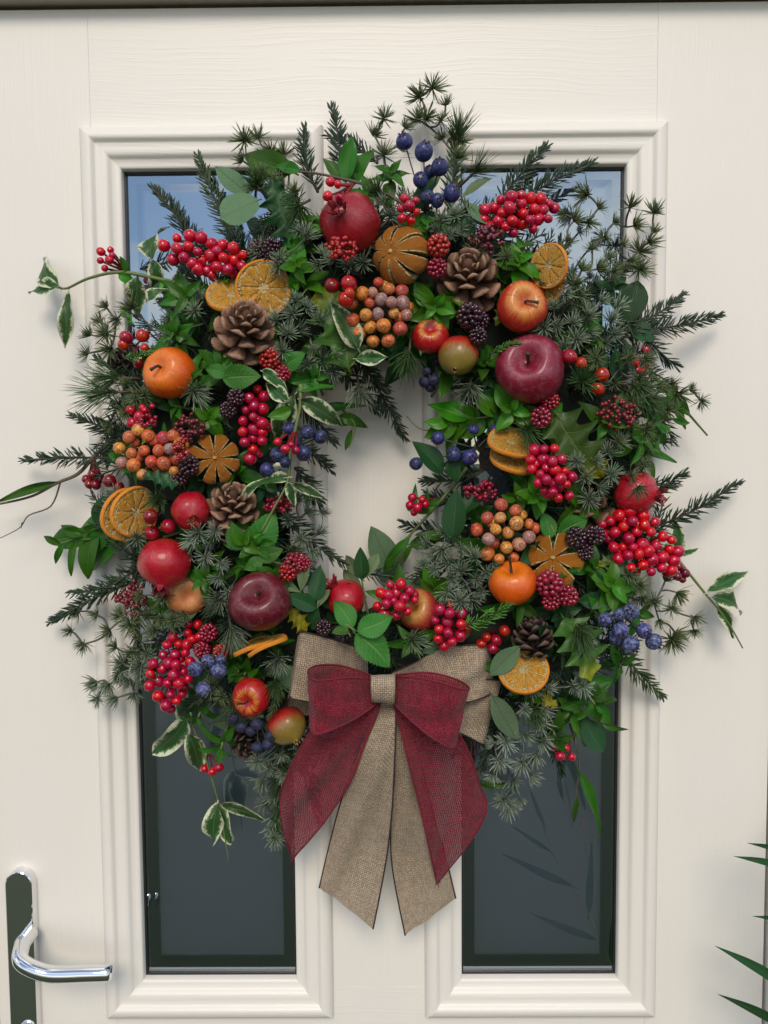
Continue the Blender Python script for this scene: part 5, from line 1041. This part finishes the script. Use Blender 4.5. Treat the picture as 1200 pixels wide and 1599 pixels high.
def ribbon(name, parent, secs, mat, edge, nv=12, nu=7, thick=.0007, ripple=.0015, ph=0.0, cut=None, er=.0009):
    """secs: ((x,y,d),(x,y,d)) edge-to-edge pixel stations along the ribbon"""
    A = spline([P(*s[0]) for s in secs], nu); Bq = spline([P(*s[1]) for s in secs], nu); mb = MB(); vs_ = []; uv = []; L = 0; n = len(A)
    for i in range(n):
        if i: L += ((A[i] - A[i - 1]).length + (Bq[i] - Bq[i - 1]).length) / 2
        wd = (Bq[i] - A[i]).length
        for j in range(nv + 1):
            s_ = j / nv; p = A[i].lerp(Bq[i], s_); p = p + Vector((0, -1, 0)) * (ripple * math.sin(s_ * 7 + ph + i * .25) * math.sin(PI * s_) + ripple * .5 * math.sin(s_ * 13 + i * .4 + ph) + ripple * 1.2 * mnoise.noise(Vector((s_ * 2.2, i * .11, ph * 3 + 5))) * min(1.0, i / 5))
            vs_.append(p); uv.append((s_ * max(wd, .012), L))
    m = nv + 1
    mb.add(vs_, [(i * m + j, i * m + j + 1, (i + 1) * m + j + 1, (i + 1) * m + j) for i in range(n - 1) for j in range(nv)], uv)
    o = ob(name, mb.mesh(name, M[mat]), parent, Matrix.Identity(4))
    if cut:
        fb = MB(); rf = random.Random(int(ph * 10) + n)
        for q in range(cut):
            s_ = rf.random(); k = (n - 1) * m + min(nv - 1, int(s_ * nv)); p = vs_[k].lerp(vs_[k + 1], s_ * nv % 1); dn = (vs_[k] - vs_[k - m]).normalized()
            dv = (dn + V3(rf.uniform(-.5, .5), rf.uniform(-.4, .2), rf.uniform(-.3, .3))).normalized(); ln = rf.uniform(.002, .007)
            tube(fb, [p - dn * .002, p + dv * ln * .5, p + dv * ln + V3(rf.uniform(-1, 1), -.6, 0) * ln * .25], .00032, 3)
        ob('frayed_threads', fb.mesh('frayed_threads', M[edge if mat == 'burg' else 'thread']), o, Matrix.Identity(4), kind='stuff')
    for e in (0, nv):
        eb = MB(); tube(eb, [vs_[i * m + e] for i in range(n)], er, 5); ob('edge', eb.mesh('edge', M[edge]), o, Matrix.Identity(4))
    return o
bow = thing('bow', P(598, 1075, .09), 'large burgundy and natural hessian bow with long tails at the bottom', 'bow')
# hessian loops behind
hl = ribbon('hessian_loop', bow, [((575, 1015, .085), (575, 1090, .085)), ((525, 1000, .105), (520, 1100, .105)), ((478, 988, .118), (462, 1092, .118)), ((468, 989, .108), (453, 1088, .110)), ((470, 1000, .085), (452, 1112, .085)), ((520, 1020, .070), (510, 1118, .070)), ((575, 1045, .070), (575, 1110, .070))], 'hess', 'piping', ripple=.001, ph=1)
ribbon('hessian_loop', bow, [((612, 1050, 0.082), (615, 1090, 0.082)), ((645, 1036, 0.090), (665, 1100, 0.097)), ((690, 1012, 0.094), (718, 1098, 0.107)), ((745, 1006, 0.097), (748, 1092, 0.104)), ((760, 1006, 0.088), (765, 1085, 0.092)), ((762, 1020, 0.077), (768, 1075, 0.077)), ((700, 1040, 0.057), (700, 1085, 0.057)), ((620, 1050, 0.062), (620, 1090, 0.062))], 'hess', 'piping', ripple=.003, ph=.4)
ribbon('hessian_loop', bow, [((640, 1075, 0.082), (640, 1110, 0.082)), ((690, 1075, 0.090), (680, 1135, 0.090)), ((752, 1062, 0.094), (722, 1146, 0.094)), ((779, 1062, 0.087), (752, 1161, 0.087)), ((778, 1064, 0.074), (752, 1160, 0.074)), ((720, 1060, 0.062), (710, 1140, 0.062))], 'hess', 'piping', ripple=.001)
# hessian tails
ribbon('hessian_tail', bow, [((588, 1095, .112), (618, 1097, .112)), ((572, 1140, .118), (618, 1140, .122)), ((550, 1200, .110), (616, 1200, .118)), ((530, 1260, .085), (612, 1270, .098)), ((512, 1330, .065), (603, 1345, .075)), ((499, 1385, .058), (583, 1449, .062))], 'hess', 'piping', ripple=.0026)
ribbon('hessian_tail', bow, [((612, 1097, .106), (632, 1100, .106)), ((617, 1145, .108), (648, 1150, .106)), ((616, 1215, .100), (664, 1215, .096)), ((611, 1280, .080), (682, 1290, .078)), ((613, 1355, .060), (698, 1345, .062)), ((633, 1461, .052), (712, 1403, .055))], 'hess', 'piping', ripple=.0026, ph=2)
# burgundy tails and loops
ribbon('burgundy_tail', bow, [((560, 1085, .112), (596, 1092, .118)), ((510, 1115, .108), (588, 1118, .122)), ((474, 1160, .100), (568, 1168, .118)), ((448, 1212, .088), (545, 1225, .105)), ((437, 1255, .075), (518, 1268, .090)), ((446, 1305, .062), (482, 1312, .072)), ((455, 1342, .056), (460, 1340, .060))], 'burg', 'burg_edge', ripple=.004, cut=14)
ribbon('burgundy_tail', bow, [((612, 1090, .118), (650, 1088, .112)), ((622, 1125, .122), (695, 1115, .105)), ((637, 1185, .118), (733, 1175, .096)), ((652, 1245, .105), (750, 1228, .085)), ((665, 1300, .090), (760, 1264, .075)), ((675, 1345, .075), (728, 1325, .065)), ((682, 1376, .064), (690, 1371, .062))], 'burg', 'burg_edge', ripple=.004, ph=1.3, cut=14)
ribbon('burgundy_loop', bow, [((586, 1060, .126), (590, 1098, .126)), ((550, 1058, .145), (552, 1124, .142)), ((510, 1062, .158), (512, 1142, .150)), ((488, 1060, .155), (490, 1144, .148)), ((481, 1048, .138), (484, 1130, .135)), ((498, 1038, .122), (500, 1115, .120)), ((535, 1041, .112), (535, 1105, .112)), ((586, 1056, .114), (588, 1090, .114))], 'burg', 'burg_edge', ripple=.0025)
ribbon('burgundy_loop', bow, [((612, 1056, .126), (614, 1098, .126)), ((645, 1058, .146), (645, 1128, .146)), ((690, 1066, .158), (680, 1155, .154)), ((722, 1076, .155), (703, 1168, .150)), ((733, 1074, .140), (713, 1158, .138)), ((715, 1062, .122), (700, 1140, .120)), ((668, 1050, .112), (665, 1110, .112)), ((614, 1054, .114), (614, 1090, .114))], 'burg', 'burg_edge', ripple=.0025, ph=2.2)
ribbon('knot', bow, [((580, 1070, .108), (617, 1070, .108)), ((579, 1056, .120), (618, 1054, .120)), ((580, 1057, .140), (617, 1055, .140)), ((580, 1075, .148), (617, 1076, .148)), ((581, 1093, .142), (616, 1097, .142)), ((581, 1096, .122), (616, 1099, .122)), ((581, 1085, .108), (616, 1088, .108))], 'hess', 'hess', nv=10, ripple=.0006, er=.0005)
# ------------------------------------------------------------------ shrub at the right edge
sh = thing('potted_shrub', P(1290, 1599, .12) - Vector((0, 0, .3)), 'narrow pointed green leaves of a shrub at the lower right edge', 'shrub')
LV = leafmesh('ovate', 77, M['leaf_dark'], ratio=.10, fold=.35, bend=.22, wave=.01)
b0 = P(1330, 1800, .14); b0.z = 0.0; rs = random.Random(12)
stems = [[P(1330, 2000, .14), P(1300, 1700, .13), P(1275, 1480, .12), P(1262, 1290, .11)], [P(1340, 2000, .2), P(1330, 1700, .22), P(1320, 1500, .22), P(1310, 1330, .22)], [P(1325, 2000, .12), P(1280, 1750, .10), P(1262, 1640, .10), P(1240, 1560, .10)]]
for s_ in stems:
    s_.insert(0, Vector((s_[0].x + .01, s_[0].y, 0.02))); w3 = spline(s_, 6); mb = MB(); tube(mb, w3, [.004 - .003 * i / len(w3) for i in range(len(w3))], 6); so = ob('stem', mb.mesh('stem', M['twig_green']), sh, Matrix.Identity(4))
    for i, p in enumerate(w3):
        if p.z < .75: continue
        for j in (i % 2,):
            a = rs.uniform(-.9, .9); dv = V3(abs(math.cos(a)) * (.9 if j else .5), .25 + rs.uniform(-.3, .5), math.sin(a) * .8 + .2)
            ob('leaf', LV, so, TRS(p, frame(dv, V3(0, 1, .3)), rs.uniform(.055, .085)))
so = [c for c in sh.children][0]
def MV(px, py, d):
    q = P(px, py, -d); return Vector((q.x, -d, q.z))
w3 = [Vector((MV(985, 1599, .45).x, -.45, .02))] + [MV(*q, .45) for q in ((980, 1590), (955, 1510), (915, 1420), (870, 1345), (850, 1290))]
mb = MB(); tube(mb, spline(w3, 5), [.0035 - .0025 * i / 25 for i in range(26)], 6); s2 = ob('stem', mb.mesh('stem', M['twig_green']), sh, Matrix.Identity(4))
for a, b in [((940, 1480), (845, 1440)), ((900, 1395), (800, 1345)), ((865, 1340), (810, 1300)), ((855, 1300), (835, 1240)), ((925, 1440), (935, 1340)), ((960, 1520), (975, 1420))]:
    A_, B2 = MV(*a, .45), MV(*b, .43); ob('leaf', LV, s2, TRS(A_, frame(B2 - A_, Vector((0, 1, .6))), (B2 - A_).length))
for a, b, d in [((1262, 1370), (1164, 1333), .11), ((1262, 1345), (1183, 1313), .11), ((1268, 1450), (1190, 1428), .12), ((1262, 1570), (1145, 1481), .10), ((1255, 1625), (1146, 1556), .10)]:
    A_, B2 = P(*a, d), P(*b, d + .01); ob('leaf', LV, so, TRS(A_, frame(B2 - A_, V3(0, .7, .8)), (B2 - A_).length))
